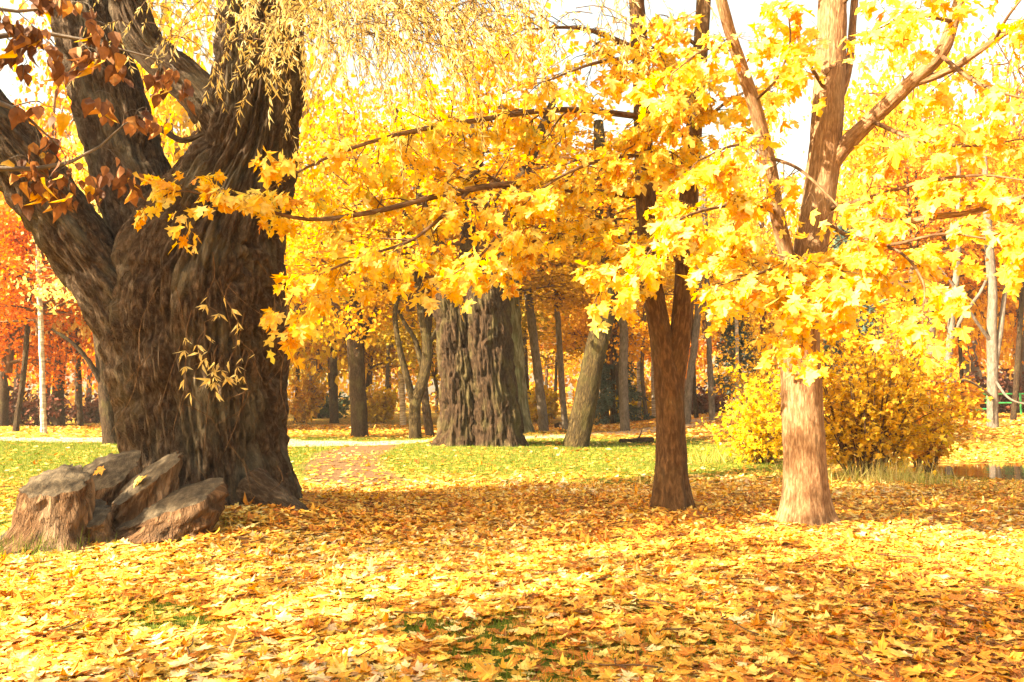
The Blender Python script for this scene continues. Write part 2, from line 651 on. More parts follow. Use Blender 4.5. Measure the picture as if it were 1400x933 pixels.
def make_ground():
    xs = axis_nodes([(-420, -60, 30), (-60, -16, 2.0), (-16, 16, .2), (16, 60, 2.0), (60, 420, 30)])
    ys = axis_nodes([(-60, 0, 6), (0, 3, .5), (3, 30, .2), (30, 60, 1.0), (60, 120, 5), (120, 600, 40)])
    X, Y = np.meshgrid(xs, ys)
    Z = gh(X, Y)
    n, k = len(ys), len(xs)
    V = np.stack([X, Y, Z], -1).reshape(-1, 3)
    i = np.arange(n - 1)[:, None] * k + np.arange(k - 1)[None]
    Fq = np.stack([i, i + 1, i + 1 + k, i + k], -1).reshape(-1, 4)
    dens = litter_density(X, Y)
    dw = dirt_w(X, Y)
    acc = Acc()
    acc.add(V, Fq, None, dens.ravel(), np.stack([dw.ravel(), dw.ravel() * 0], -1))
    m, nt, nd, lk = new_mat('ground_soil_and_grass')
    out = nd.new('ShaderNodeOutputMaterial')
    pb = nd.new('ShaderNodeBsdfPrincipled')
    pb.inputs['Roughness'].default_value = .95
    pb.inputs['Specular IOR Level'].default_value = .1
    geo = nd.new('ShaderNodeNewGeometry')

    def nz(scale, det=5):
        t = nd.new('ShaderNodeTexNoise')
        t.inputs['Scale'].default_value = scale
        t.inputs['Detail'].default_value = det
        t.inputs['Roughness'].default_value = .65
        lk.new(geo.outputs['Position'], t.inputs['Vector'])
        return t.outputs[0]
    big, fine, vor = nz(.9), nz(30, 3), nd.new('ShaderNodeTexVoronoi')
    vor.inputs['Scale'].default_value = 9.0
    lk.new(geo.outputs['Position'], vor.inputs['Vector'])
    g = ramp(nd, [(.3, (.035, .055, .009)), (.5, (.10, .125, .017)), (.72, (.22, .21, .035))])
    lk.new(fine, g.inputs[0])
    l = ramp(nd, [(0, (.16, .06, .02)), (.35, (.34, .14, .03)), (.7, (.55, .27, .05)), (1, (.62, .40, .12))])
    sepc = nd.new('ShaderNodeSeparateColor')
    lk.new(vor.outputs['Color'], sepc.inputs[0])
    lk.new(sepc.outputs[0], l.inputs[0])
    s = ramp(nd, [(.3, (.07, .04, .022)), (.7, (.20, .125, .07))])
    lk.new(fine, s.inputs[0])
    ta = nd.new('ShaderNodeAttribute')
    ta.attribute_name = 'tint'
    la = nd.new('ShaderNodeAttribute')
    la.attribute_name = 'luv'
    sx = nd.new('ShaderNodeSeparateXYZ')
    lk.new(la.outputs['Vector'], sx.inputs[0])
    # litter mask: density against a per-cell random
    mk = math_node(nd, lk, 'GREATER_THAN', math_node(nd, lk, 'MULTIPLY', ta.outputs['Fac'], 1.05), sepc.outputs[1])
    m1 = nd.new('ShaderNodeMix')
    m1.data_type = 'RGBA'
    lk.new(mk, m1.inputs[0])
    lk.new(g.outputs[0], m1.inputs[6])
    lk.new(l.outputs[0], m1.inputs[7])
    dsum = math_node(nd, lk, 'SUBTRACT', math_node(nd, lk, 'MULTIPLY', sx.outputs[0], 1.5), math_node(nd, lk, 'ADD', math_node(nd, lk, 'MULTIPLY', fine, .8), math_node(nd, lk, 'MULTIPLY', big, .35)))
    dmr = nd.new('ShaderNodeMapRange')
    dmr.inputs[1].default_value = -.1
    dmr.inputs[2].default_value = .35
    lk.new(dsum, dmr.inputs[0])
    dm = dmr.outputs[0]
    m2 = nd.new('ShaderNodeMix')
    m2.data_type = 'RGBA'
    lk.new(dm, m2.inputs[0])
    lk.new(m1.outputs[2], m2.inputs[6])
    lk.new(s.outputs[0], m2.inputs[7])
    lk.new(m2.outputs[2], pb.inputs['Base Color'])
    bp = nd.new('ShaderNodeBump')
    bp.inputs['Strength'].default_value = .7
    bp.inputs['Distance'].default_value = .05
    lk.new(fine, bp.inputs['Height'])
    lk.new(bp.outputs[0], pb.inputs['Normal'])
    lk.new(pb.outputs[0], out.inputs[0])
    o = acc.build('ground', m, None, True, False, True, 'structure')
    return o


make_ground()


def strip(name, centre, half, mat, lift=.012, seg=60, rag=0.15):
    """a path laid on the terrain: centre = list of (x, y)"""
    C = catmull(np.array([(a, b, 0.) for a, b in centre]), seg)[:, :2]
    T = nrm(np.gradient(C, axis=0))
    Nn = np.stack([-T[:, 1], T[:, 0]], 1)
    k = 9
    off = np.linspace(-1, 1, k)
    w = half * (1 + rag * fbm(np.stack([C[:, 0] * .9, C[:, 1] * .9, C[:, 0] * 0], 1), 5, 3))
    XY = C[:, None] + Nn[:, None] * (off[None, :, None] * w[:, None, None])
    Z = gh(XY[..., 0], XY[..., 1]) + lift * (1 - .9 * off[None] ** 4)
    V = np.concatenate([XY, Z[..., None]], -1).reshape(-1, 3)
    i = np.arange(seg - 1)[:, None] * k + np.arange(k - 1)[None]
    acc = Acc()
    acc.add(V, np.stack([i, i + k, i + 1 + k, i + 1], -1).reshape(-1, 4)[:, ::-1])
    return acc.build(name, mat, None, True, False, False, 'structure')


M['gravel'] = plain_mat('pale_gravel', (.42, .33, .23), .95, 0, .25, 3.0)
gravel_path = strip('gravel_path', [(-60, 33), (-30, 32.5), (-16, 31.2), (-8, 28.8), (-3.5, 28.9), (0, 32.5), (6, 38), (14, 43.5), (30, 46), (60, 44)], 1.7, M['gravel'], .03, 260, .5)


def make_pond():
    m, nt, nd, lk = new_mat('pond_water')
    out = nd.new('ShaderNodeOutputMaterial')
    pb = nd.new('ShaderNodeBsdfPrincipled')
    pb.inputs['Base Color'].default_value = (.035, .028, .018, 1)
    pb.inputs['Roughness'].default_value = .06
    pb.inputs['IOR'].default_value = 1.33
    geo = nd.new('ShaderNodeNewGeometry')
    t = nd.new('ShaderNodeTexNoise')
    t.inputs['Scale'].default_value = 2.2
    t.inputs['Detail'].default_value = 3
    lk.new(geo.outputs['Position'], t.inputs['Vector'])
    bp = nd.new('ShaderNodeBump')
    bp.inputs['Strength'].default_value = .12
    bp.inputs['Distance'].default_value = .05
    lk.new(t.outputs[0], bp.inputs['Height'])
    lk.new(bp.outputs[0], pb.inputs['Normal'])
    lk.new(pb.outputs[0], out.inputs[0])
    th = np.linspace(0, 2 * math.pi, 64, endpoint=False)
    acc = Acc()
    V = np.stack([POND[0] + POND[2] * 1.35 * np.cos(th), POND[1] + POND[3] * 1.35 * np.sin(th), th * 0 + WATER], 1)
    acc.add(np.vstack([V, [POND[0], POND[1], WATER]]), [[k, (k + 1) % 64, 64] for k in range(64)])
    return acc.build('pond_water', m, None, True, False, False, 'structure')


make_pond()


# ------------------------------------------------------------------ wood
def ridged(freq, fz, amp, seed, lob=0.0, nl=5, flare=0.0, fl=.5, warp=.5):
    """furrowed bark + root flare as a radius offset"""
    def fn(TH, S, R):
        rm = R.mean()
        P = np.stack([np.cos(TH) * rm, np.sin(TH) * rm, S], -1)
        w = fbm(P * [1.6, 1.6, .9], seed + 50, 2)
        Q = P * [freq, freq, fz] + w[..., None] * warp
        r1 = np.minimum(np.abs(noise(Q, seed)) * 3.2, 1)
        r2 = np.minimum(np.abs(noise(Q * 1.9 + 7, seed + 3)) * 2.6, 1)
        brk = sm(noise(P * [freq * .5, freq * .5, fz * 3.2] + 11, seed + 21), .25, .55)
        d = amp * (r1 * .95 + r2 * .55 - 1 + .38 * noise(Q * 3.7, seed + 5) - .45 * brk)
        lobes = lob * R * (fbm(np.stack([np.cos(TH) * nl * .35, np.sin(TH) * nl * .35, S * .35], -1), seed + 9, 2))
        fb = np.exp(-np.maximum(S, 0) / fl)
        k = 1 + .55 * np.cos(TH * nl + seed) + .35 * np.cos(TH * (nl + 3) + 2.1 * seed)
        return d + lobes + R * flare * fb * np.maximum(k, .1)
    return fn


def perp(d):
    r = rand_dirs(1)[0]
    r = r - d * r.dot(d)
    return nrm(r)


class Tree:
    """gathers wood, leaf seats for one tree"""

    def __init__(self):
        self.wood = Acc()
        self.tw = (4, 5)
        self.P, self.D, self.N, self.S = [], [], [], []

    def twig(self, p, d, L, r, depth, leaf, dens, grav=.25, side=None):
        n = 4
        pts = [p]
        q, dd = p.copy(), d.copy()
        for k in range(n):
            dd = nrm(dd + rng.normal(0, .16, 3) + np.array([0, 0, -grav * (.2 + .25 * k)]))
            q = q + dd * L / n
            pts.append(q)
        pts = np.array(pts)
        tube(self.wood, pts, np.linspace(r, r * .45, n + 1), *self.tw)
        if depth > 0:
            for k in range(1, n + 1):
                for _ in range(2):
                    if rng.random() < .72:
                        side_d = nrm(nrm(pts[k] - pts[k - 1]) * .7 + perp(dd) * .9 * np.array([1, 1, .5]) + [0, 0, .05])
                        self.twig(pts[k], side_d, L * rng.uniform(.35, .6), r * .55, depth - 1, leaf, dens, grav)
        m = rng.poisson(dens * (1.0 if depth == 0 else .6))
        for _ in range(m):
            t = rng.uniform(.25, 1.0) * n
            k = min(int(t), n - 1)
            b = pts[k] + (pts[k + 1] - pts[k]) * (t - k)
            o = perp(dd) * [1, 1, .6]
            tip = nrm(o * .9 + dd * .6 + [0, 0, -.45])
            b2 = b + tip * leaf * rng.uniform(.3, .7)
            self.P.append(b2)
            self.D.append(nrm(tip + [0, 0, -.35] + rng.normal(0, .25, 3)))
            self.N.append(nrm(np.array([0, 0, .75]) + SUN * .55 + rng.normal(0, .42, 3)))
            self.S.append(leaf * rng.uniform(.62, 1.2))

    def bough(self, pts, r0, r1, step, L, leaf, dens, start=.12, grav=.25, depth=1, seg=8, fn=None):
        """a limb with leafy twigs along it"""
        C, R, T = tube(self.wood, pts, np.linspace(r0, r1, len(pts)), seg, max(10, 5 * len(pts)), fn)
        s = np.concatenate([[0], np.cumsum(np.linalg.norm(np.diff(C, axis=0), axis=1))])
        x = start * s[-1]
        while x < s[-1]:
            k = min(np.searchsorted(s, x), len(C) - 1)
            f = x / s[-1]
            d = nrm(T[k] * .55 + perp(T[k]) * [1, 1, .55] + [0, 0, .06])
            self.twig(C[k], d, L * rng.uniform(.6, 1.15) * (1 - .25 * f), max(.004, R[k] * .35), depth, leaf, dens, grav)
            x += step * rng.uniform(.6, 1.4)
        self.twig(C[-1], T[-1], L * .8, max(.004, R[-1] * .9), depth, leaf, dens, grav)

    def arrays(self):
        return np.array(self.P), np.array(self.D), np.array(self.N), np.array(self.S)


LEAF_PROTO = {}


def leaf_protos(key, mat, tints, tmpl=MAPLE_HI, curl=.28, n=10):
    out = []
    for k in range(n):
        acc = Acc()
        t = tints[k % len(tints)]
        leaves(acc, tmpl, np.zeros((1, 3)), [[0, 1, 0]], [[0, 0, 1]], [1.0], [t], curl)
        me = acc.mesh('leaf_' + key, False, None, False, True)
        me.materials.append(mat)
        out.append(me)
    return out


from mathutils import Matrix, Quaternion


def place_leaf(me, name, p, d, n, s, parent=None):
    d = nrm(d)
    n = nrm(n - d * np.dot(n, d))
    x = np.cross(d, n)
    m = Matrix(((x[0], d[0], n[0]), (x[1], d[1], n[1]), (x[2], d[2], n[2])))
    o = bpy.data.objects.new(name, me)
    COL.objects.link(o)
    if parent is not None:
        p = p - np.array(parent.location)
        o.parent = parent
    o.matrix_local = Matrix.Translation([float(c) for c in p]) @ m.to_4x4() @ Matrix.Diagonal((float(s),) * 3 + (1,))
    return o


def project(P):
    P = np.asarray(P) - [0, 0, CAM_H]
    y = P[:, 1] * cp + P[:, 2] * sp_
    z = -P[:, 1] * sp_ + P[:, 2] * cp
    return 700 + F * P[:, 0] / np.maximum(y, .1), 466.5 - F * z / np.maximum(y, .1), y


def finish_leaves(tree, root, mat, protos, tmpl, nsolo, name='crown', tintf=None, keep=None, curl=.28):
    P, D, N, S = tree.arrays()
    if keep is not None:
        k = keep(P)
        P, D, N, S = P[k], D[k], N[k], S[k]
    t = tintf(P) if tintf is not None else rng.random(len(P))
    px, py, dep = project(P)
    inside = (px > 5) & (px < 1395) & (py > 5) & (py < 925)
    face = np.abs(np.sum(nrm(N) * nrm(P - [0, 0, CAM_H]), 1))
    score = np.where(inside, S / dep * (.35 + face), 0)
    order = np.argsort(-score)
    solo = order[:nsolo]
    rest = order[nsolo:]
    for i in solo:
        place_leaf(protos[int(np.clip(t[i] * len(protos), 0, len(protos) - 1))], 'leaf', P[i], D[i], N[i], S[i], root)
    acc = Acc()
    leaves(acc, tmpl, P[rest], D[rest], N[rest], S[rest], t[rest], curl)
    o = acc.build(name, mat, root, False, False, True, 'stuff')
    return len(P)


maple_protos = leaf_protos('yellow_maple', M['maple'], np.linspace(.05, .95, 12), n=12)

# ------------------------------------------------------------------ old willow
wx, wy = WILLOW
wz = ghs(wx, wy)
willow = thing('willow_tree', 'huge old willow with deeply furrowed brown trunk and thick spreading limbs beside the cut stumps', 'tree', (wx, wy, wz - .25))
acc = Acc()
D0 = 11.0
tube(acc, [at(300, 752, D0), at(295, 705, D0), at(288, 640, D0), at(280, 560, D0), at(273, 480, D0), at(274, 400, D0), at(288, 330, D0), at(318, 262, D0), at(342, 195, D0 + .1), at(352, 100, D0 + .2), at(356, 0, D0 + .3), at(352, -120, D0 + .4), at(345, -260, D0 + .5)],
     [1.22, 1.12, 1.02, 1.02, 1.12, 1.10, .98, .76, .62, .58, .55, .5, .4], 410, 420,
     ridged(11.0, 1.2, .105, 4, .10, 5, .16, .45, .4))
trunk = acc.build('trunk', M['bark_willow'], willow)


def willow_limb(pts, rad, seg=150, n=170, seed=1, amp=.035):
    a = Acc()
    tube(a, pts, rad, seg, n, ridged(12, 1.5, amp * 2.0, seed, .06, 4, 0, .5, .35))
    return a.build('limb', M['bark_willow'], willow)


willow_limb([at(235, 500, 10.9), at(190, 445, 10.75), at(130, 365, 10.6), at(75, 285, 10.4), at(15, 205, 10.2), at(-60, 120, 10.0), at(-160, 0, 9.8), at(-260, -150, 9.6)], [.55, .50, .41, .40, .39, .36, .3, .2], seed=11)
willow_limb([at(255, 420, 11.2), at(215, 330, 11.2), at(180, 240, 11.3), at(150, 140, 11.4), at(120, 40, 11.5), at(85, -80, 11.6), at(40, -240, 11.8)], [.7, .60, .50, .47, .45, .4, .28], seed=12)
willow_limb([at(345, 250, 11.1), at(300, 165, 11.0), at(265, 120, 10.9), at(225, 85, 10.8), at(190, 45, 10.7), at(165, -30, 10.6), at(150, -140, 10.5)], [.40, .32, .27, .25, .24, .22, .16], seed=13, amp=.022)
willow_limb([at(345, 60, 11.3), at(400, -20, 11.0), at(470, -110, 10.5), at(570, -200, 10.0), at(680, -260, 9.8)], [.34, .28, .22, .15, .07], 60, 60, 14, .015)
willow_limb([at(352, -60, 11.5), at(330, -150, 12.2), at(300, -240, 13.4)], [.3, .22, .1], 50, 40, 15, .015)
a = Acc()
tube(a, [at(188, 150, 11.2), at(205, 168, 11.0), at(225, 180, 10.9), at(248, 192, 10.85), at(268, 188, 10.8), at(280, 184, 10.8)], [.04, .05, .04, .045, .04, .03], 10, 30, ridged(14, 2, .006, 3), True)
a.build('broken_branch', M['bark_willow'], willow)


def willow_strands(starts, lens, leaf=.10, per_m=26, name='crown'):
    tw, lf = Acc(), Acc()
    P, D, N, S = [], [], [], []
    for p, L in zip(starts, lens):
        n = 6
        d = nrm(np.array([rng.normal(.25, .7), rng.normal(-.2, .7), .25]))
        pts = [p]
        q = p.copy()
        for k in range(n):
            d = nrm(d + [rng.normal(0, .14), rng.normal(0, .14), -.42])
            q = q + d * L / n
            pts.append(q)
        pts = np.array(pts)
        C = catmull(pts, 10)
        tube(tw, pts, np.linspace(.007, .0025, n + 1), 3, 8)
        m = int(L * per_m)
        t = rng.uniform(.08, 1, m) * 9
        k = np.minimum(t.astype(int), 8)
        b = C[k] + (C[k + 1] - C[k]) * (t - k)[:, None]
        tt = nrm(C[k + 1] - C[k])
        side = rand_dirs(m)
        P.append(b)
        D.append(nrm(tt * .7 + side * .65 + [0, 0, -.35]))
        N.append(nrm(rand_dirs(m) + SUN * .6 + [0, 0, .3]))
        S.append(leaf * rng.uniform(.6, 1.25, m))
    P, D, N, S = map(np.concatenate, (P, D, N, S))
    leaves(lf, NARROW, P, D, N, S, rng.random(len(P)), .35, wid=1.15)
    o = lf.build(name, M['willow_leaf'], willow, False, False, False, 'stuff')
    o2 = tw.build('hanging_shoot', M['twig'], willow, True, True, False, 'stuff')
    return o


st, ln = [], []
for k in range(1100):                                     # the curtain of shoots between trunk and maples
    px = rng.normal(520, 145)
    Y = rng.uniform(8.7, 11.4)
    top = rng.uniform(-230, 60)
    st.append(at(px, top, Y))
    ln.append(rng.uniform(.9, 2.3) * max(.35, 1 - .25 * abs(px - 480) / 250))
for k in range(160):                                     # from the upper limbs, over the fork
    px = rng.uniform(-60, 380)
    Y = rng.uniform(10.2, 12.4)
    st.append(at(px, rng.uniform(-260, -60), Y))
    ln.append(rng.uniform(.6, 1.7))
willow_strands(st, ln)
st, ln = [], []
for k in range(16):                                       # suckers on the trunk
    px, py = rng.uniform(250, 345), rng.uniform(370, 500)
    st.append(at(px, py, 9.72 + .0 * k))
    ln.append(rng.uniform(.35, .8))
tw, lf = Acc(), Acc()
for p, L in zip(st, ln):
    pts = [p + np.array([rng.normal(0, .03) * k, -.05 * min(k, 2), -L * k / 4]) for k in range(5)]
    tube(tw, pts, np.linspace(.008, .003, 5), 4, 8)
    m = rng.integers(5, 12)
    t = rng.uniform(.4, 1, m)
    b = np.array([pts[int(x * 3.99)] for x in t])
    leaves(lf, NARROW, b, nrm(rand_dirs(m) * .7 + [0, -.2, -.7]), nrm(rand_dirs(m) + SUN), rng.uniform(.09, .17, m), rng.uniform(.1, .7, m), .3, 1.9)
for k in range(30):                                       # thin bare whips against the bark
    px, py = rng.uniform(190, 400), rng.uniform(330, 640)
    p = at(px, py, 9.75 - .05 * rng.random())
    q = p + [rng.normal(0, .25), rng.normal(0, .03), -rng.uniform(.3, 1.1)]
    tube(tw, [p, (p + q) / 2 + rng.normal(0, .05, 3), q], [.005, .004, .002], 3, 6)
tw.build('sucker_shoot', M['twig'], willow, True, True, False, 'stuff')
lf.build('sucker_foliage', M['willow_leaf'], willow, False, False, False, 'stuff')

# ------------------------------------------------------------------ cut stumps at its foot
sp0 = gpos(150, 742)
stump = thing('tree_stump', 'cluster of weathered sawn-off stems with slanted grey cut tops at the foot of the willow', 'stump', sp0)


def cut_stem(px, bpy_, tpy, wt, wb, slope, depth=None, seed=0, lean=(0, 0), squash=.8):
    base = gpos(px, bpy_)
    if depth:
        base = at(px, bpy_, depth)
        base[2] = ghs(base[0], base[1])
    Y = base[1]
    rt, rb = wt / 2 * Y / F, wb / 2 * Y / F
    h = at(px, tpy, Y)[2] - base[2]
    n, seg = 46, 72
    th = np.linspace(0, 2 * math.pi, seg, endpoint=False)
    s = np.linspace(-.15, 1, n)
    TH, S = np.meshgrid(th, s)
    Pn = np.stack([np.cos(TH), np.sin(TH), S * 1.2], -1)
    R = rt + (rb - rt) * np.exp(-np.maximum(S, 0) * 3.2)
    shape = 1 + .26 * fbm(Pn * 1.1, seed, 2) + .06 * np.cos(TH * 5 + seed) * np.exp(-np.maximum(S, 0) * 2.5) * 2
    r_ = 1 - np.abs(noise(np.stack([np.cos(TH) * 5, np.sin(TH) * 5, S * 2.2], -1) + fbm(Pn * 2, seed + 7, 2)[..., None], seed + 5)) * 2
    R = R * shape + .040 * np.clip(r_, -.6, 1) * rt / .3 + .03 * fbm(Pn * 5, seed + 3, 3)
    R = R * np.where(S > .9, 1 - ((S - .9) / .1) ** 2 * .03, 1)
    X = np.cos(TH) * R
    Yy = np.sin(TH) * R * squash
    Z = S * h + np.clip(S, 0, 1) * (slope[0] * X + slope[1] * Yy + .03 * fbm(np.stack([X * 4, Yy * 4, X * 0 + seed], -1), seed + 31, 3))
    X = X + lean[0] * np.clip(S, 0, 1) ** 1.3
    Yy = Yy + lean[1] * np.clip(S, 0, 1) ** 1.3
    V = np.stack([X + base[0], Yy + base[1], Z + base[2]], -1)
    i = np.arange(n - 1)[:, None] * seg
    j = np.arange(seg)[None]
    Fq = np.stack([i + j, i + (j + 1) % seg, i + (j + 1) % seg + seg, i + j + seg], -1).reshape(-1, 4)
    acc = Acc()
    acc.add(V.reshape(-1, 3), Fq, np.stack([np.cos(TH) * .3 + seed, np.sin(TH) * .3, S * h], -1).reshape(-1, 3))
    o = acc.build('cut_stem', M['stump'], stump)
    top = V[-1]
    c = top.mean(0)
    rings = [1, .95, .86, .72, .5, .25]
    VV, k = [], 0
    for f in rings:
        ring = c + (top - c) * f
        ring = ring + np.array([0, 0, 1]) * (.055 * (1 - f ** 2) * rt / .3 + 0.025 * fbm(ring * 9, seed + 2, 3) * (f < .98))[:, None]
        VV.append(ring)
    VV = np.concatenate(VV)
    m = len(rings)
    i = np.arange(m - 1)[:, None] * seg
    Fq = np.stack([i + j, i + (j + 1) % seg, i + (j + 1) % seg + seg, i + j + seg], -1).reshape(-1, 4)
    acc = Acc()
    acc.add(VV, Fq, VV - c)
    acc.add(np.vstack([VV[-seg:], VV[-seg:].mean(0) + [0, 0, .005]]), [[q, (q + 1) % seg, seg] for q in range(seg)], np.vstack([VV[-seg:], VV[-seg:].mean(0)]) - c)
    org = np.array(o.parent.location)
    me = acc.mesh('cut_face', True, org, True)
    me.materials.append(M['cut'])
    link('cut_face', me, o)
    return c + [0, 0, .055 * rt / .3 + .035], np.array([slope[0], slope[1]])


tops = [cut_stem(68, 752, 660, 82, 132, (.05, .62), 8.5, 3, (.0, .06)),
        cut_stem(135, 722, 645, 82, 110, (.18, .75), 9.4, 8, (.0, .1)),
        cut_stem(188, 735, 655, 80, 105, (.6, .6), 9.1, 14, (.05, .05)),
        cut_stem(112, 748, 700, 62, 80, (-.1, .55), 8.65, 21),
        cut_stem(222, 745, 690, 128, 150, (.34, .40), 8.9, 27, (.0, .1), .6),
        cut_stem(20, 752, 728, 46, 70, (.3, .5), 8.5, 33)]
a = Acc()
tube(a, [at(345, 668, 10.3), at(385, 690, 10.05), at(412, 704, 9.9), at(432, 716, 9.85), at(448, 728, 9.85)], [.26, .17, .11, .07, .03], 40, 60, ridged(10, 1.6, .03, 8, .1, 4))
a.build('root', M['bark_willow'], willow)

# ------------------------------------------------------------------ the two near maples
LEAFSZ = .138
mid_base = gpos(917, 694)
my = mid_base[1]
mid = thing('maple_tree', 'slim twin-stemmed brown maple standing in the leaf carpet, forking low', 'tree', mid_base - [0, 0, .1], 'maples standing in the leaf carpet')
tr = Tree()
acc = Acc()
fnm = ridged(13, 1.6, .014, 6, .06, 4, .55, .30, .6)
tube(acc, [at(919, 712, my), at(918, 680, my), at(917, 600, my), at(914, 530, my), at(905, 470, my), at(893, 400, my), at(886, 330, my), at(881, 220, my), at(877, 110, my), at(868, -20, my + .2), at(850, -180, my + .4)],
     [.235, .225, .205, .205, .165, .150, .145, .14, .125, .11, .08], 56, 160, fnm)
acc.build('trunk', M['bark_warm'], mid)
acc = Acc()
tube(acc, [at(918, 560, my), at(922, 510, my), at(931, 450, my), at(936, 390, my), at(940, 300, my), at(948, 190, my), at(957, 80, my), at(965, -40, my), at(975, -200, my)],
     [.15, .165, .15, .145, .14, .125, .11, .1, .07], 48, 140, ridged(11, 1.3, .009, 9, .06, 4))
acc.build('limb', M['bark_warm'], mid)
fb = None
B = [
    ([(884, 268, my), (800, 262, 10.9), (700, 252, 10.2), (600, 268, 9.7), (510, 290, 9.4), (420, 300, 9.1), (330, 278, 8.9), (260, 262, 8.8)], .055, .012),
    ([(640, 262, 9.9), (600, 300, 9.5), (560, 330, 9.2), (500, 350, 9.0), (440, 375, 8.9), (400, 405, 8.85)], .028, .008),
    ([(700, 254, 10.2), (690, 300, 9.7), (670, 335, 9.4), (650, 355, 9.2), (625, 372, 9.1)], .026, .008),
    ([(880, 160, my), (770, 150, 10.8), (650, 165, 10.1), (540, 185, 9.6), (450, 215, 9.3), (390, 245, 9.1)], .05, .011),
    ([(886, 335, my), (840, 332, 11.2), (770, 325, 10.7), (710, 335, 10.2), (670, 350, 9.8)], .04, .010),
    ([(876, 70, my), (800, 40, 10.9), (720, 40, 10.4)], .05, .010),
    ([(938, 330, my), (960, 325, 10.9), (985, 330, 10.2), (1010, 345, 9.6)], .035, .010),
    ([(938, 360, my), (910, 350, 10.9), (880, 352, 10.2), (850, 365, 9.7), (830, 385, 9.4)], .032, .009),
    ([(945, 230, my), (900, 215, 10.8), (840, 215, 10.2), (780, 235, 9.8), (730, 265, 9.6)], .04, .010),
    ([(955, 100, my), (890, 80, 10.7), (820, 85, 10.1), (750, 110, 9.6)], .045, .010),
    ([(965, -20, my), (900, -60, 11.0), (820, -60, 10.6)], .045, .010),
    ([(950, 60, my), (930, 50, 11.0), (900, 60, 10.4), (870, 90, 10.0)], .03, .009),
    ([(945, 200, my), (925, 180, 10.9), (895, 175, 10.3), (865, 200, 9.9)], .03, .009),
    ([(955, 110, my), (965, 90, 10.9), (960, 100, 10.3), (940, 140, 9.9)], .03, .009),
    ([(950, 180, my), (980, 150, 11.2), (1010, 130, 10.7), (1040, 120, 10.3)], .03, .010),
]
for pts, r0, r1 in B:
    tr.bough([at(*p) for p in pts], r0, r1, .20, .62, LEAFSZ, 3.6, .14, .32)
tr.wood.build('branchwork', M['twig'], mid)
def thin_top(P):
    # crown top thinned so the bright sky behind stands in for the glow
    px, py, _ = project(P)
    return rng.random(len(P)) < 1 - .85 * (1 - sm(py, 60, 230)) * sm(px, 400, 520) * (1 - sm(px, 790, 850))


n1 = finish_leaves(tr, mid, M['maple'], maple_protos, MAPLE_LO, 300, keep=thin_top)

rb = gpos(1100, 713)
ry = rb[1]
right = thing('maple_tree', 'pale sunlit maple with straight smooth trunk and flared base near the pond', 'tree', rb - [0, 0, .1], 'maples standing in the leaf carpet')
tr = Tree()
acc = Acc()
tube(acc, [at(1101, 732, ry), at(1100, 712, ry), at(1100, 680, ry), at(1099, 620, ry), at(1096, 550, ry), at(1094, 480, ry), at(1096, 420, ry), at(1106, 350, ry), at(1120, 270, ry), at(1130, 180, ry), at(1135, 90, ry), at(1138, 0, ry), at(1142, -130, ry), at(1150, -280, ry)],
     [.30, .285, .262, .255, .258, .245, .235, .215, .205, .20, .19, .18, .15, .1], 84, 220, ridged(18, 2.0, .008, 16, .05, 5, .55, .28, .5))
acc.build('trunk', M['bark_maple'], right)


def mlimb(pts, rad, parent, mat, seg=26, n=70, seed=2, amp=.006):
    a = Acc()
    tube(a, [at(*p) for p in pts], rad, seg, n, ridged(14, 1.6, amp, seed, .05, 4))
    return a.build('limb', mat, parent)


mlimb([(1096, 430, ry), (1076, 350, ry - .15), (1062, 290, ry - .3), (1050, 215, ry - .4), (1030, 140, ry - .6), (1003, 60, ry - .8), (986, 0, ry - 1), (960, -110, ry - 1.2)], [.10, .095, .09, .085, .08, .07, .065, .04], right, M['bark_maple'], seed=5)
mlimb([(1122, 245, ry), (1150, 205, ry - .1), (1190, 165, ry - .3), (1240, 118, ry - .6), (1285, 75, ry - .9), (1303, 30, ry - 1), (1318, -20, ry - 1.1), (1340, -120, ry - 1.2)], [.13, .115, .10, .09, .08, .07, .065, .04], right, M['bark_maple'], seed=8)
mlimb([(1133, 175, ry), (1158, 100, ry + .1), (1166, 30, ry + .2), (1172, -60, ry + .2)], [.06, .055, .05, .04], right, M['bark_maple'], 16, 40, 4)
mlimb([(1240, 118, ry - .6), (1300, 95, ry - .9), (1360, 55, ry - 1.1), (1430, 10, ry - 1.3)], [.05, .042, .035, .02], right, M['bark_maple'], 14, 40, 6)
mlimb([(1098, 400, ry - .1), (1130, 380, ry - .5), (1180, 330, ry - .9), (1260, 300, ry - 1.1), (1330, 290, ry - 1.3), (1420, 262, ry - 1.5)], [.06, .05, .045, .04, .034, .02], right, M['bark_maple'], 14, 50, 7)
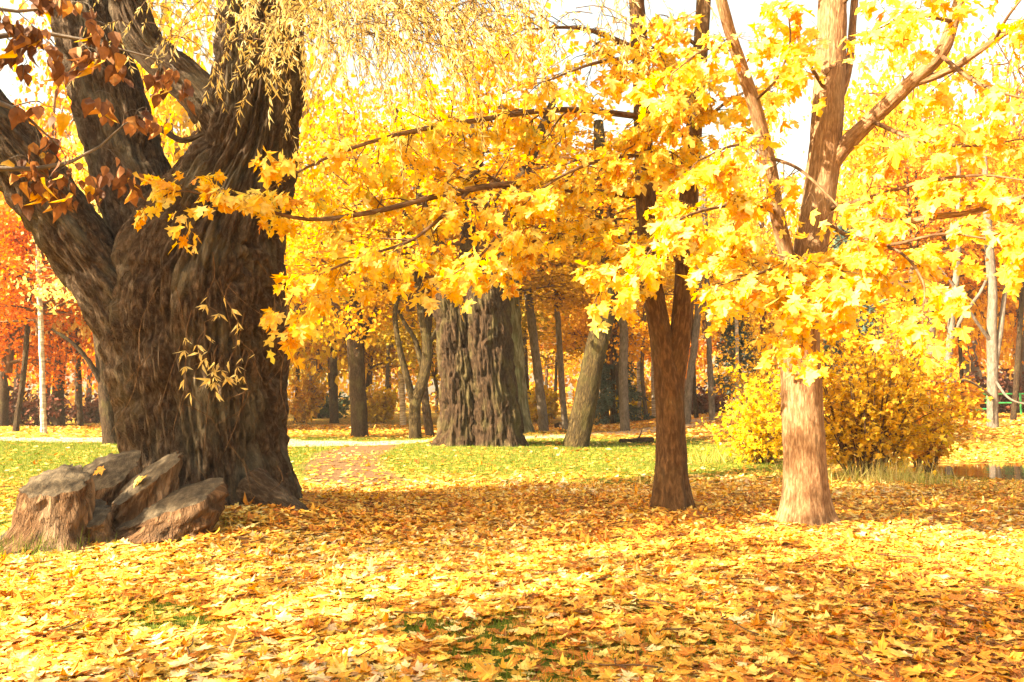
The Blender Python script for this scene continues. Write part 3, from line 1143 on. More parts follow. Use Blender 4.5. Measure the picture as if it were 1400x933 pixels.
B = [
    ([(1180, 330, ry - .9), (1230, 345, 8.8), (1262, 385, 8.4), (1262, 425, 8.2)], .022, .007),
    ([(1190, 165, ry - .3), (1250, 190, 9.3), (1320, 200, 8.9), (1400, 190, 8.6)], .030, .008),
    ([(1120, 290, ry), (1190, 270, 9.6), (1260, 250, 9.0), (1340, 240, 8.6), (1420, 250, 8.3)], .035, .008),
    ([(1120, 300, ry), (1165, 325, 9.5), (1215, 335, 8.9), (1290, 320, 8.5), (1370, 330, 8.2)], .032, .008),
    ([(1285, 75, ry - .9), (1330, 110, 8.8), (1380, 130, 8.5), (1440, 140, 8.3)], .028, .008),
    ([(1303, 30, ry - 1), (1250, 20, 8.8), (1200, 40, 8.5)], .025, .008),
    ([(1360, 55, ry - 1.1), (1380, 20, 8.7), (1420, -30, 8.4)], .022, .008),
    ([(1100, 370, ry), (1070, 365, 9.6), (1035, 375, 9.0), (1000, 385, 8.6)], .03, .008),
    ([(1104, 372, ry), (1098, 392, 9.6), (1090, 425, 9.0), (1096, 455, 8.7)], .022, .007),
    ([(1062, 290, ry - .3), (1020, 280, 9.4), (975, 285, 8.9), (930, 300, 8.5), (900, 330, 8.3)], .03, .008),
    ([(1050, 215, ry - .4), (1090, 230, 9.3), (1130, 265, 8.9), (1160, 300, 8.7)], .025, .008),
    ([(1045, 195, ry - .5), (1000, 200, 9.0), (955, 220, 8.6)], .025, .008),
    ([(1003, 60, ry - .8), (960, 70, 8.9), (920, 100, 8.6)], .025, .008),
    ([(1030, 140, ry - .6), (1060, 110, 9.2), (1080, 60, 8.9), (1075, 0, 8.8)], .02, .007),
    ([(1133, 130, ry), (1100, 80, 9.7), (1060, 30, 9.2)], .03, .008),
    ([(1105, 355, ry), (1140, 365, 9.5), (1150, 385, 9.0), (1120, 400, 8.7)], .022, .007),
    ([(1138, 20, ry), (1200, -40, 9.7), (1280, -60, 9.2), (1380, -70, 8.8)], .03, .008),
    ([(1140, -60, ry), (1080, -100, 9.6), (1000, -120, 9.0)], .03, .008),
]
for pts, r0, r1 in B:
    tr.bough([at(*p) for p in pts], r0, r1, .20, .58, LEAFSZ, 3.4, .12, .32)
tr.wood.build('branchwork', M['twig'], right)
def open_heart(P):
    # the inner crown is thin: few leaves between trunk, the two main limbs and the light side
    px, py, _ = project(P)
    tx = np.interp(py, [0, 90, 180, 270, 350, 420], [1138, 1135, 1130, 1120, 1106, 1096])
    lim = np.interp(py, [0, 60, 140, 215, 290, 350], [986, 1003, 1030, 1050, 1062, 1076])
    d = np.minimum(np.abs(px - tx) / 42, np.abs(px - lim) / 24)
    pr = np.where((py < 345), .25 + .75 * sm(d, .6, 1.3), 1.0)
    return rng.random(len(P)) < pr


n2 = finish_leaves(tr, right, M['maple'], maple_protos, MAPLE_LO, 300, keep=open_heart)
print('maple leaves', n1, n2)

# ------------------------------------------------------------------ linden just outside the frame: its branches reach in at the upper edge
lx, ly = -8.2, 0.1
linden = thing('linden_tree', 'bare-twigged linden branches with curled brown leaves hanging before the willow limbs', 'tree', (lx, ly, ghs(lx, ly) - .1))
acc = Acc()
tube(acc, [(lx, ly, -.1), (lx, ly, .5), (lx + .1, ly, 2.5), (lx + .05, ly + .1, 5), (lx, ly, 8.5)], [.36, .29, .26, .22, .08], 24, 60, ridged(9, 1.2, .015, 30, .05, 5, .2, .3))
acc.build('trunk', M['bark_grey'], linden)
tr = Tree()
for pts in (
    [(lx + .1, ly, 3.6), at(-330, 60, 4.2), at(-150, 80, 5.0), at(-30, 55, 5.4), at(60, 45, 5.6), at(140, 62, 5.7), at(205, 78, 5.8)],
    [(lx + .1, ly, 4.2), at(-300, -60, 4.4), at(-120, -10, 5.0), at(0, 15, 5.2), at(90, 10, 5.4)],
    [(lx + .1, ly, 3.0), at(-330, 250, 4.4), at(-150, 245, 5.2), at(-20, 232, 5.5), at(60, 230, 5.6), at(120, 212, 5.7), at(170, 170, 5.8)],
    [at(-150, 80, 5.0), at(-60, 120, 5.2), at(20, 150, 5.4), at(70, 190, 5.5)],
):
    tr.bough(pts, .035, .006, .20, .36, .105, 2.2, .40, .6, 1, 7)
tr.wood.build('branchwork', M['bark_grey'], linden)
dry_protos = leaf_protos('dry_linden', M['dry'], np.linspace(.05, .97, 10), OVAL, 1.0, 10)
P, D, N, S = tr.arrays()
tr.D = list(nrm(D * .5 + [0, 0, -1.0]))
tr.N = list(nrm(rand_dirs(len(N)) + [0, -.5, .2]))
finish_leaves(tr, linden, M['dry'], dry_protos, OVAL, 260, curl=.6)


def linden_crown(root, x, y, nb, z0r, Lr, sq, seed, step=.30, dens=3.0):
    tr = Tree()
    tr.tw = (3, 3)
    for k in range(nb):
        a = rng.uniform(0, 2 * math.pi)
        z0 = rng.uniform(*z0r)
        L = rng.uniform(*Lr) * (1 - .07 * (z0 - z0r[0]))
        e = np.array([x + math.cos(a) * L, y + math.sin(a) * L * sq, z0 + rng.uniform(.0, 1.0)])
        tr.bough([(x, y, z0), (np.array([x, y, z0]) + e) / 2 + [0, 0, .15], e], .03, .008, step, .6, .13, dens, .2, .3, seg=5)
    tr.wood.build('branchwork', M['bark_grey'], root)
    acc = Acc()
    P, D, N, S = tr.arrays()
    leaves(acc, RHOMB, P, D, N, S, rng.uniform(.5, 1, len(P)), .3)
    acc.build('crown', M['maple_small'], root, False, False, False, 'stuff')


linden_crown(linden, lx, ly, 80, (3.8, 8.6), (1.4, 2.9), .7, 1)
l2x, l2y = -12.2, 5.4  # unseen tree, added only to cast shade on the willow and middle ground
shade_tree = thing('linden_tree', 'unseen yellow tree added outside the view to shade the willow and middle ground', 'tree', (l2x, l2y, ghs(l2x, l2y) - .1))
acc = Acc()
tube(acc, [(l2x, l2y, -.1), (l2x, l2y, .5), (l2x + .1, l2y, 2.5), (l2x + .05, l2y + .1, 6.5), (l2x, l2y, 12)], [.40, .32, .28, .24, .08], 20, 50, ridged(9, 1.2, .015, 31, .05, 5, .2, .3))
acc.build('trunk', M['bark_grey'], shade_tree)
linden_crown(shade_tree, l2x, l2y, 125, (6.6, 11.5), (1.8, 3.9), 1.15, 2)

# ------------------------------------------------------------------ background trees
def crown_proto(key, nb, nl, leaf, zr=(0.1, 1.6), flat=.8, open_=.0):
    """unit crown: limbs from the origin, foliage clumps to radius 1; returns (foliage mesh, wood mesh)"""
    w, lf = Acc(), Acc()
    P, D, N, S, T_ = [], [], [], [], []
    tube(w, [(0, 0, -.1), (.02, .01, .5), (-.02, .03, 1.0), (0, 0, zr[1] * .9)], [.040, .030, .02, .006], 6, 10)
    for k in range(nb):
        a = rng.uniform(0, 2 * math.pi)
        f = rng.random()
        z0 = max(.0, (zr[0] + (zr[1] - zr[0]) * f) * .8)
        rad = math.sqrt(max(.05, 1 - ((f - .38) / .68) ** 2)) * rng.uniform(.45, 1.0)
        e = np.array([math.cos(a) * rad, math.sin(a) * rad, zr[0] + (zr[1] - zr[0]) * f + rng.uniform(-.05, .1)])
        s = np.array([0, 0, z0])
        mid_ = (s + e) / 2 + rng.normal(0, .05, 3) + [0, 0, .06]
        tube(w, [s, mid_, e], [.018 * (1.2 - f), .010 * (1.2 - f), .003], 4, 8)
        m = int(nl / nb * rng.uniform(.6, 1.4))
        cl = rng.integers(3, 6)
        cents = [s + (e - s) * rng.uniform(.45, 1.05) + rng.normal(0, .10, 3) for _ in range(cl)]
        for c in cents:
            tube(w, [mid_, (mid_ + c) / 2 + rng.normal(0, .03, 3), c], [.006, .004, .002], 3, 5)
            mm = m // cl
            sz = rng.uniform(.07, .17)
            q = c + rng.normal(0, 1, (mm, 3)) * [sz, sz, sz * .55]
            P.append(q)
            D.append(nrm(rand_dirs(mm) + [0, 0, -.5]))
            N.append(nrm(rand_dirs(mm) * .8 + [0, 0, .5] + SUN * .3))
            S.append(leaf * rng.uniform(.6, 1.35, mm))
            T_.append(np.clip(rng.normal(rng.uniform(.3, .75), .2, mm), 0, 1))
    P, D, N, S, T_ = map(np.concatenate, (P, D, N, S, T_))
    leaves(lf, RHOMB, P, D, N, S, T_, .3)
    a = lf.mesh('crown_' + key, False, None, False)
    a.materials.append(M['far'])
    b = w.mesh('branchwork_' + key, True)
    b.materials.append(M['twig'])
    return a, b


PROTO = [crown_proto('a', 50, 9500, .046), crown_proto('b', 54, 11000, .042, (0, 1.9)), crown_proto('c', 42, 8000, .048, (.1, 1.4)), crown_proto('d', 34, 5000, .046, (.1, 1.7))]

YEL = (.84, .58, .08)
GOLD = (.82, .50, .055)
ORA = (.78, .33, .035)
RED = (.74, .22, .025)
PALE = (.84, .66, .28)
OLIVE = (.42, .34, .06)


def jit(c):
    k = rng.uniform(.85, 1.12)
    return tuple(float(np.clip(x * k * rng.uniform(.93, 1.07), 0, 1)) for x in c)


def add_crown(root, z, r, hscale, proto, col, rz=None):
    f, w = PROTO[proto]
    for nm, me in (('crown', f), ('branchwork', w)):
        o = link(nm, me, root, 'stuff')
        o.location = (z[0] - root.location[0], z[1] - root.location[1], z[2] - root.location[2])
        o.scale = (r, r, r * hscale)
        o.rotation_euler = (0, 0, rz if rz is not None else rng.uniform(0, 6.28))
        o.color = (*jit(col), 1)
        if rz is None:
            rz = o.rotation_euler[2]
    return root


def park_tree(label, base_px, width, path, bark, crown, group=None, name='park_tree', H=None, limbs=(), ridg=(10, 1.5, .025), fl=.15, taper=.75, seg=30):
    """trunk traced through (px, py) points at the depth of its foot, crown above"""
    b = gpos(*base_px)
    Y = b[1]
    t = thing(name, label, 'tree', b - [0, 0, .1], group)
    r = width / 2 * Y / F
    pts = [b - [0, 0, .15], b] + [at(px, py, Y) for px, py in path]
    last = pts[-1]
    if H and H > last[2]:
        d = pts[-1] - pts[-2]
        d = nrm(d)
        pts.append(np.array([last[0] + d[0] * (H - last[2]) * .4, last[1], H]))
    rad = r * np.linspace(1.0, taper, len(pts) - (1 if H else 0))
    if H:
        rad = np.append(rad, rad[-1] * .5)
    acc = Acc()
    tube(acc, pts, rad, seg, max(30, 12 * len(pts)), ridged(ridg[0], ridg[1], ridg[2], int(rng.integers(1000)), .08, 4, fl, .3, .6))
    acc.build('trunk', M[bark], t)
    for lp, w0, w1 in limbs:
        a2 = Acc()
        tube(a2, [at(px, py, Y + dz) for px, py, dz in lp], np.linspace(w0, w1, len(lp)) / 2 * Y / F, 16, 40, ridged(ridg[0], ridg[1], ridg[2] * .6, int(rng.integers(1000)), .06, 4))
        a2.build('limb', M[bark], t)
    for (pos, cr, hs, pr, col) in crown:
        if len(pos) == 2:
            pos = np.array([pts[-1][0] + pos[0], Y + pos[1], 0])
            pos[2] = 0
        add_crown(t, pos, cr, hs, pr, col)
    return t


def C_(px, z, Y, cr, pr, col, hs=1.0):
    p = at(px, 545, Y)
    if 520 < px < 900 and z >= 7:
        hs, z = .6, z - 1.5
    return (np.array([p[0], Y, z]), cr, hs, pr, col)


# central pollard with two fused boles
cb = gpos(655, 607)
cY = cb[1]
twin = thing('willow_tree', 'massive dark double-boled old willow in the middle of the lawn, tops broken off', 'tree', cb - [0, 0, .1])
for path, rad, seed in (
    ([(628, 618), (630, 605), (632, 560), (628, 500), (622, 440), (618, 405), (612, 370)], [.88, .80, .70, .66, .62, .60, .34], 41),
    ([(680, 616), (679, 602), (675, 560), (668, 500), (664, 440), (661, 405), (664, 368)], [1.02, .92, .84, .80, .78, .74, .42], 43)):
    acc = Acc()
    tube(acc, [at(px, py, cY) for px, py in path], rad, 150, 190, ridged(8.5, 1.0, .10, seed, .10, 5, .10, .5, .5), True)
    acc.build('trunk', M['bark_brown'], twin)
for lp, w in (([(612, 400, 0), (595, 340, -.3), (570, 250, -.5), (540, 150, -.5)], (.32, .12)), ([(640, 400, .3), (640, 320, .5), (650, 220, .5), (640, 100, .8)], (.34, .12)), ([(670, 390, 0), (690, 320, -.2), (720, 230, -.4), (760, 130, -.4)], (.4, .12))):
    acc = Acc()
    tube(acc, [at(px, py, cY + dz) for px, py, dz in lp], np.linspace(w[0], w[1], len(lp)), 20, 40, ridged(7, 1, .03, 3))
    acc.build('limb', M['bark_brown'], twin)
add_crown(twin, np.array([cb[0], cY + .5, 6.2]), 5.2, .9, 3, GOLD)

g1 = 'park trees across the lawn'
park_tree('tall straight trunk with greenish ridged bark right behind the double-boled willow', (712, 592), 36, [(706, 560), (700, 480), (694, 400), (690, 330), (684, 200)], 'bark_green', [C_(680, 9, 31, 5, 3, YEL)], g1, H=15, ridg=(6, .8, .05))
park_tree('leaning mossy yellow-barked trunk rising from the lawn towards the pond side', (787, 611), 34, [(796, 570), (806, 520), (817, 470), (826, 430), (832, 390), (836, 340), (826, 280)], 'bark_moss', [C_(835, 8.0, 26, 4.2, 3, GOLD)], g1, H=11,
          limbs=[([(836, 345, 0), (815, 333, -.2), (780, 330, -.5), (730, 338, -1.0), (690, 345, -1.4)], 9, 3), ([(834, 380, 0), (850, 340, .3), (880, 300, .5), (920, 270, .8)], 10, 4)], ridg=(8, 1.0, .03))
park_tree('dark brown trunk swelling into a fork, alone beside the gravel path', (492, 597), 22, [(491, 570), (489, 530), (487, 490), (486, 465), (484, 440)], 'bark_brown', [C_(480, 5.2, 34, 4.8, 1, GOLD)], g1, H=9,
          limbs=[([(487, 475, 0), (478, 455, 0), (465, 430, 0), (445, 390, -.3)], 14, 6), ([(488, 475, 0), (500, 450, 0), (520, 415, 0), (530, 370, .3)], 14, 6)], taper=1.05)
park_tree('pale many-forked trunk with bulging bends between dark trunks', (568, 600), 17, [(567, 570), (568, 550), (577, 525), (583, 500), (584, 470), (578, 430), (572, 390), (560, 340)], 'bark_moss', [C_(560, 7.0, 33, 4.6, 0, YEL)], g1, H=11,
          limbs=[([(566, 555, 0), (560, 530, 0), (552, 500, 0), (545, 470, 0), (540, 430, .2), (548, 390, .3)], 11, 6), ([(581, 478, 0), (590, 462, 0), (600, 445, 0), (606, 420, .2)], 9, 5), ([(580, 510, .1), (572, 480, .2), (566, 462, .2), (552, 440, .2), (545, 425, .3)], 9, 4)], ridg=(9, 1.4, .015))
park_tree('thin dark trunk close behind the pale forked one', (588, 597), 12, [(583, 560), (580, 520), (584, 460), (590, 400), (600, 300)], 'bark_brown', [C_(600, 8.0, 35, 4.2, 2, ORA)], g1, H=12)
park_tree('slender pale trunk behind the pale forked one, near the path', (551, 582), 9, [(550, 550), (548, 500), (546, 430), (540, 330)], 'bark_birch', [C_(540, 7.0, 47, 4.8, 0, YEL)], g1, H=13)
park_tree('grey trunk leaning back to the willow side, beyond the green-barked trunk', (744, 590), 14, [(740, 550), (734, 500), (728, 450), (722, 400), (712, 300)], 'bark_grey', [C_(708, 8.0, 38, 4.6, 0, YEL)], g1, H=13)
park_tree('narrow grey trunk with a swollen bend beside the leaning grey one', (773, 588), 9, [(769, 540), (766, 490), (763, 440), (760, 400), (762, 300)], 'bark_grey', [C_(765, 8.0, 40, 4.6, 1, GOLD)], g1, H=13)
park_tree('smooth grey trunk with a knob halfway up, between the mossy tree and twin maple', (855, 590), 14, [(853, 550), (852, 500), (853, 460), (851, 420), (850, 300)], 'bark_grey', [C_(850, 8.0, 39, 4.8, 0, YEL)], g1, H=14)
park_tree('dark trunk shading behind the mossy leaning tree', (829, 574), 9, [(827, 540), (823, 490), (820, 420), (818, 320)], 'bark_brown', [C_(818, 7.0, 60, 6, 1, ORA)], g1, H=15)
park_tree('thin white birch trunk in the gap beside the twin maple', (873, 572), 7, [(874, 530), (873, 470), (870, 380)], 'bark_birch', [C_(870, 9.0, 65, 6, 0, YEL)], g1, H=16, name='birch_tree')
park_tree('thin crooked grey trunk next to the white birch', (884, 574), 6, [(881, 545), (878, 510), (880, 450), (886, 360)], 'bark_grey', [C_(884, 9.0, 60, 5.5, 3, GOLD)], g1, H=15)
park_tree('short pale birch trunk just before the twin maple stem', (895, 570), 8, [(894, 530), (893, 480), (890, 400)], 'bark_birch', [C_(890, 9.0, 70, 6, 1, YEL)], g1, H=16, name='birch_tree')
park_tree('grey trunk half hidden behind the twin maple', (939, 581), 11, [(941, 545), (944, 510), (950, 470), (956, 400), (958, 300)], 'bark_grey', [C_(958, 8.0, 48, 5, 0, YEL)], g1, H=14)
park_tree('pale grey trunk in the sunny glade between the two maples', (974, 575), 9, [(973, 545), (971, 510), (968, 440), (965, 330)], 'bark_grey', [C_(965, 6.5, 58, 5.4, 2, YEL)], g1, H=14)
park_tree('white birch at the edge of the sunny glade', (1009, 567), 6, [(1009, 545), (1008, 520), (1007, 450), (1004, 330)], 'bark_birch', [C_(1004, 7, 78, 6.4, 0, YEL)], g1, H=16, name='birch_tree')
park_tree('dark stout trunk behind the stumps beside the gravel path', (152, 607), 22, [(149, 580), (146, 550), (143, 520), (138, 470), (132, 400)], 'bark_brown', [C_(128, 5.2, 29, 3.4, 3, PALE)], g1, H=9, limbs=[([(145, 540, 0), (125, 500, -.3), (100, 470, -.5), (70, 450, -.7)], 8, 3)])
park_tree('white birch trunk before the red maples beyond the gravel path', (60, 593), 8, [(59, 560), (58, 520), (56, 450), (52, 340)], 'bark_birch', [C_(50, 5.0, 38, 4.0, 0, RED)], g1, H=12, name='birch_tree')
park_tree('squat dark trunk under the red maples beyond the path', (80, 583), 17, [(79, 560), (80, 530), (84, 480), (90, 420)], 'bark_brown', [C_(92, 4.6, 46, 5.0, 2, RED)], g1, H=12)
park_tree('slanting dark trunk of a red-leaved maple beyond the gravel path', (22, 590), 8, [(25, 560), (30, 530), (36, 470), (40, 400)], 'bark_brown', [C_(10, 3.4, 42, 4.6, 1, RED)], g1, H=11)
park_tree('grey trunk with white branches on the far pond bank', (1357, 585), 15, [(1357, 550), (1357, 500), (1356, 450), (1357, 400), (1352, 330)], 'bark_grey', [C_(1355, 7.5, 37, 3.6, 3, ORA)], g1, H=12,
          limbs=[([(1360, 500, 0), (1368, 450, 0), (1374, 400, .2), (1386, 340, .3)], 9, 4), ([(1357, 545, -.1), (1340, 530, -.6), (1320, 520, -1.0), (1300, 523, -1.4)], 4, 1.5), ([(1357, 470, 0), (1335, 440, -.3), (1310, 400, -.5), (1280, 360, -.6)], 5, 2), ([(1360, 520, -.1), (1380, 545, -.8), (1410, 555, -1.2)], 4, 2)], ridg=(8, 3, .01))
park_tree('bluish grey trunk by the pond shrubs, forking upward', (1294, 585), 10, [(1294, 550), (1296, 500), (1300, 450), (1305, 400), (1310, 330)], 'bark_grey', [C_(1308, 8.0, 36, 3.4, 3, GOLD)], g1, H=12,
          limbs=[([(1300, 465, 0), (1315, 435, 0), (1340, 400, .2), (1352, 375, .3)], 6, 3), ([(1302, 430, 0), (1285, 430, -.3), (1260, 432, -.6)], 3, 1.5)])
park_tree('pale trunk in shade on the slope behind the green railing', (1331, 562), 10, [(1331, 530), (1332, 480), (1330, 400)], 'bark_grey', [C_(1330, 5, 60, 5.0, 2, ORA)], g1, H=13)
park_tree('slim grey trunk of a golden tree near the dark green bush', (425, 571), 9, [(426, 540), (428, 510), (432, 470), (436, 420)], 'bark_grey', [C_(436, 4.2, 62, 6.0, 0, GOLD)], g1, H=13)
park_tree('thin branching young tree beside the broken willow boles', (606, 585), 5, [(604, 560), (600, 540), (593, 515), (590, 490), (592, 450)], 'bark_brown', [C_(595, 5.0, 42, 2.6, 3, YEL)], g1, H=8,
          limbs=[([(593, 515, 0), (602, 495, 0), (605, 470, 0), (603, 440, 0)], 3.5, 2), ([(592, 508, 0), (584, 490, 0), (580, 460, 0)], 3, 1.5)])

for px, py, w, lean, bark, col, lab in (
    (405, 577, 7, 4, 'bark_brown', GOLD, 'thin dark trunk close to the edge of the big willow'),
    (455, 573, 8, -6, 'bark_brown', YEL, 'thin leaning dark trunk before the low green bush'),
    (527, 576, 6, 5, 'bark_grey', YEL, 'thin grey trunk between the forked trunks'),
    (610, 574, 7, 3, 'bark_brown', GOLD, 'dark slim trunk peering past the double-boled willow'),
    (724, 576, 7, -8, 'bark_brown', YEL, 'slim dark trunk tight beside the green-barked trunk'),
    (757, 573, 5, 6, 'bark_grey', ORA, 'wispy grey trunk between the two leaning grey ones'),
    (812, 572, 8, -4, 'bark_brown', GOLD, 'dark trunk framed by the mossy leaning tree'),
    (842, 570, 6, 7, 'bark_brown', YEL, 'thin brown trunk by the far conifer'),
    (952, 572, 6, -6, 'bark_brown', YEL, 'thin brown trunk at the glade beside the twin maple'),
    (1240, 577, 7, 8, 'bark_brown', ORA, 'thin dark trunk rising behind the pond saplings'),
    (1318, 572, 6, -7, 'bark_brown', ORA, 'thin dark trunk between the pond bank trunks'),
    (1385, 575, 8, 10, 'bark_brown', GOLD, 'dark trunk behind the green railing posts'),
    (110, 583, 8, -5, 'bark_brown', RED, 'thin dark trunk among the red maples')):
    park_tree(lab, (px, py), w, [(px + lean * .3, 545), (px + lean * .6, 500), (px + lean, 440), (px + lean * 1.6, 340)], bark, [C_(px + lean * 1.6, 7.0, gpos(px, py)[1], 3.6, 3, col)], 'slender trunks among the far trees', H=12, ridg=(8, 2, .012))

for px, Y, H, cr, col, lab in ((215, 40, 24, 6.5, YEL, 'tall pale yellow tree seen through the fork of the big willow'), (60, 50, 25, 7, ORA, 'tall orange tree behind the big leaning willow limb'), (380, 44, 25, 6.5, YEL, 'tall bright yellow tree behind the big willow trunk'), (1270, 42, 19, 5.5, GOLD, 'tall golden tree on the bank beyond the pond saplings'), (1400, 46, 21, 6.0, ORA, 'tall orange tree behind the green railing'), (1180, 50, 20, 5.5, YEL, 'tall yellow tree behind the pond conifer')):
    p = at(px, 545, Y)
    x, y, z = p[0], Y, ghs(p[0], Y)
    t = thing('park_tree', lab, 'tree', (x, y, z - .1), g1)
    acc = Acc()
    tube(acc, [(x, y, z - .2), (x, y, z + .3), (x + .2, y, z + H * .3), (x + .1, y, z + H * .6)], [.42, .32, .27, .16], 14, 24, ridged(7, 1.5, .02, 3, .08, 4))
    acc.build('trunk', M['bark_grey'], t)
    add_crown(t, np.array([x, y, z + 4.0]), cr, (H - 4) / cr / 1.65, 3, col)

# rows of trees further off, each a thing of its own
far_group = 'trees of the far park rows'
cols = [YEL, PALE, GOLD, YEL, OLIVE, YEL, ORA, PALE, GOLD]
names = {YEL: 'yellow', GOLD: 'golden', ORA: 'orange', RED: 'red', PALE: 'pale cream', OLIVE: 'olive'}
k = 0
for Y0, n in ((47, 7), (60, 9), (75, 11), (90, 12)):
    half = .68 * Y0 + 2
    for i in range(n):
        x = -half + 2 * half * (i + rng.uniform(.15, .85)) / n
        y = Y0 + rng.uniform(-4, 5)
        px, _, _ = project(np.array([[x, y, 1.]]))
        col = cols[int(rng.integers(len(cols)))]
        if px[0] < 170:
            col = RED if rng.random() < .6 else ORA
        elif px[0] > 1180:
            col = GOLD if rng.random() < .6 else ORA
        elif col == ORA and rng.random() < .6:
            col = YEL
        z = ghs(x, y)
        H = rng.uniform(15, 21) + (1 if px[0] < 420 else 0)
        if 480 < px[0] < 900:
            H = rng.uniform(10.5, 13.5)
        marks = [(30, 'red maples'), (150, 'stout dark trunk'), (290, 'big willow'), (425, 'slim grey trunk'), (490, 'dark forked trunk'), (565, 'pale forked trunk'), (655, 'double-boled willow'), (740, 'leaning grey trunk'), (800, 'mossy leaning trunk'), (855, 'knobbed grey trunk'), (920, 'twin-stemmed maple'), (985, 'sunny glade'), (1050, 'bright yellow shrub'), (1100, 'pale maple'), (1190, 'pond saplings'), (1294, 'bluish grey trunk'), (1360, 'green railing')]
        mk_ = min(marks, key=lambda q_: abs(q_[0] - px[0]))[1]
        label = 'far %s-leaved park tree in the %s row behind the %s' % (names[col], {47: 'first', 60: 'second', 75: 'third', 90: 'last'}[Y0], mk_)
        t = thing('park_tree', label, 'tree', (x, y, z - .1), far_group)
        r = rng.uniform(.2, .36)
        acc = Acc()
        lean = rng.normal(0, .5)
        tube(acc, [(x, y, z - .2), (x, y, z + .3), (x + lean * .3, y, z + H * .3), (x + lean, y, z + H * .6)], [r * 1.35, r, r * .85, r * .5], 10, 16, ridged(6, 2, .015, k, .08, 4))
        acc.build('trunk', M['bark_grey' if rng.random() < .35 else 'bark_brown'], t)
        cr = rng.uniform(4.2, 6.0)
        cz = rng.uniform(3.0, 5.6)
        add_crown(t, np.array([x + lean * .5, y, z + cz]), cr, (H - cz) / cr / 1.65, int(rng.choice([0, 2, 3, 3])), col)
        k += 1

# the wood that closes the view, one mass
acc = Acc()
n = 60000
X = rng.uniform(-105, 105, n)
Yv = rng.uniform(98, 122, n)
hmax = 19 + 5 * fbm(np.stack([X * .09, X * 0, X * 0], 1), 71, 2)
hmax = np.where(X > 42, hmax * .8, hmax)
Z = rng.random(n) ** .9 * hmax
q = np.stack([X, Yv, Z], 1)
q = q[fbm(q * .28, 77, 2) > -.22]
m = len(q)
leaves(acc, RHOMB, q, nrm(rand_dirs(m) + [0, 0, -.4]), nrm(rand_dirs(m) + [0, -.3, .5]), rng.uniform(.5, 1.0, m), np.clip(.5 + .5 * fbm(q * .15, 5, 2) + rng.normal(0, .15, m), 0, 1), .3)
M['wood'] = leaf_mat('far_wood_foliage', [(0, (.40, .16, .03)), (.4, (.66, .36, .04)), (.75, (.76, .48, .06)), (1, (.80, .60, .16))], .4)
fw = acc.build('far_wood', M['wood'], None, False, False, False, 'stuff')
fw['label'] = 'distant golden wood closing the view behind the park trees'

# ------------------------------------------------------------------ shrubs
def shrub(label, px, py, w, h, nst, leafn, leaf, col_mat, name='shrub', group=None, lowmap=True, Y=None, tl=(0, 1), stem='twig'):
    b = gpos(px, py)
    s = b[1] / F
    R, Hh = w / 2 * s, h * s
    t = thing(name, label, 'shrub', b - [0, 0, .03], group)
    wd = Acc()
    P, D, N, S = [], [], [], []
    for k in range(nst):
        a = rng.uniform(0, 2 * math.pi)
        rr = R * math.sqrt(rng.random())
        e = b + [math.cos(a) * rr, math.sin(a) * rr * .8, Hh * rng.uniform(.32, 1.08) * (1 - .35 * (rr / R) ** 2)]
        b0 = b + [math.cos(a) * R * .15, math.sin(a) * R * .15, -.05]
        m1 = b0 + (e - b0) * .5 + [0, 0, Hh * .10] + rng.normal(0, .06, 3)
        C, _, T = tube(wd, [b0, m1, e], [.022, .014, .004], 5, 12)
        for j in range(2, 12):
            for _ in range(2):
                d = nrm(perp(T[j]) + T[j] * .4)
                L = R * rng.uniform(.12, .62)
                c2 = C[j] + d * L + [0, 0, rng.normal(0, .05)]
                tube(wd, [C[j], (C[j] + c2) / 2 + rng.normal(0, .02, 3), c2], [.006, .004, .002], 3, 4)
                mm = rng.poisson(leafn / nst / 16)
                tt = rng.uniform(.2, 1.05, mm)[:, None]
                q = C[j] + (c2 - C[j]) * tt + rng.normal(0, .05, (mm, 3))
                P.append(q)
                D.append(nrm(rand_dirs(mm) + d * .5 + [0, 0, -.5]))
                N.append(nrm(rand_dirs(mm) * .7 + [0, 0, .6] + SUN * .5))
                S.append(leaf * rng.uniform(.6, 1.25, mm))
    wd.build('stem', M[stem], t, True, True, False, 'stuff')
    P, D, N, S = map(np.concatenate, (P, D, N, S))
    P[:, 2] = np.maximum(P[:, 2], gh(P[:, 0], P[:, 1]) + .05)
    lf = Acc()
    leaves(lf, MAPLE_LO if lowmap else RHOMB, P, D, N, S, rng.uniform(tl[0], tl[1], len(P)), .28)
    lf.build('crown', col_mat, t, False, False, False, 'stuff')
    return t


M['dark_green'] = leaf_mat('dark_bush_leaf', [(0, (.015, .03, .012)), (1, (.05, .09, .03))], .2)
M['dark_red'] = leaf_mat('dark_red_bush_leaf', [(0, (.05, .018, .014)), (1, (.16, .05, .03))], .2)
M['orange_leaf'] = leaf_mat('orange_shrub_leaf', [(0, (.55, .18, .02)), (.5, (.74, .34, .03)), (1, (.80, .50, .05))], .4)
M['bright_yellow'] = leaf_mat('bright_yellow_shrub_leaf', [(0, (.66, .40, .02)), (1, (.86, .68, .06))], .45)
shrub('bright yellow leafy shrub beside the pale maple trunk', 1046, 634, 135, 140, 26, 2500, .085, M['bright_yellow'])
shrub('large golden maple sapling thicket on the pond edge behind the pale maple', 1185, 652, 250, 240, 44, 3500, .115, M['maple_small'])
shrub('orange-leaved sapling bush leaning over the pond edge', 1265, 645, 130, 170, 24, 1500, .11, M['orange_leaf'])
shrub('tall loose yellow thicket in the glade behind the two maples', 1060, 600, 150, 190, 30, 3000, .13, M['maple_small'], lowmap=False)
shrub('olive-yellow thicket on the bank behind the golden saplings', 1190, 605, 190, 210, 30, 3200, .13, M['maple_small'], lowmap=False, tl=(0, .6))
fs = 'low bushes at the far edge of the lawn'
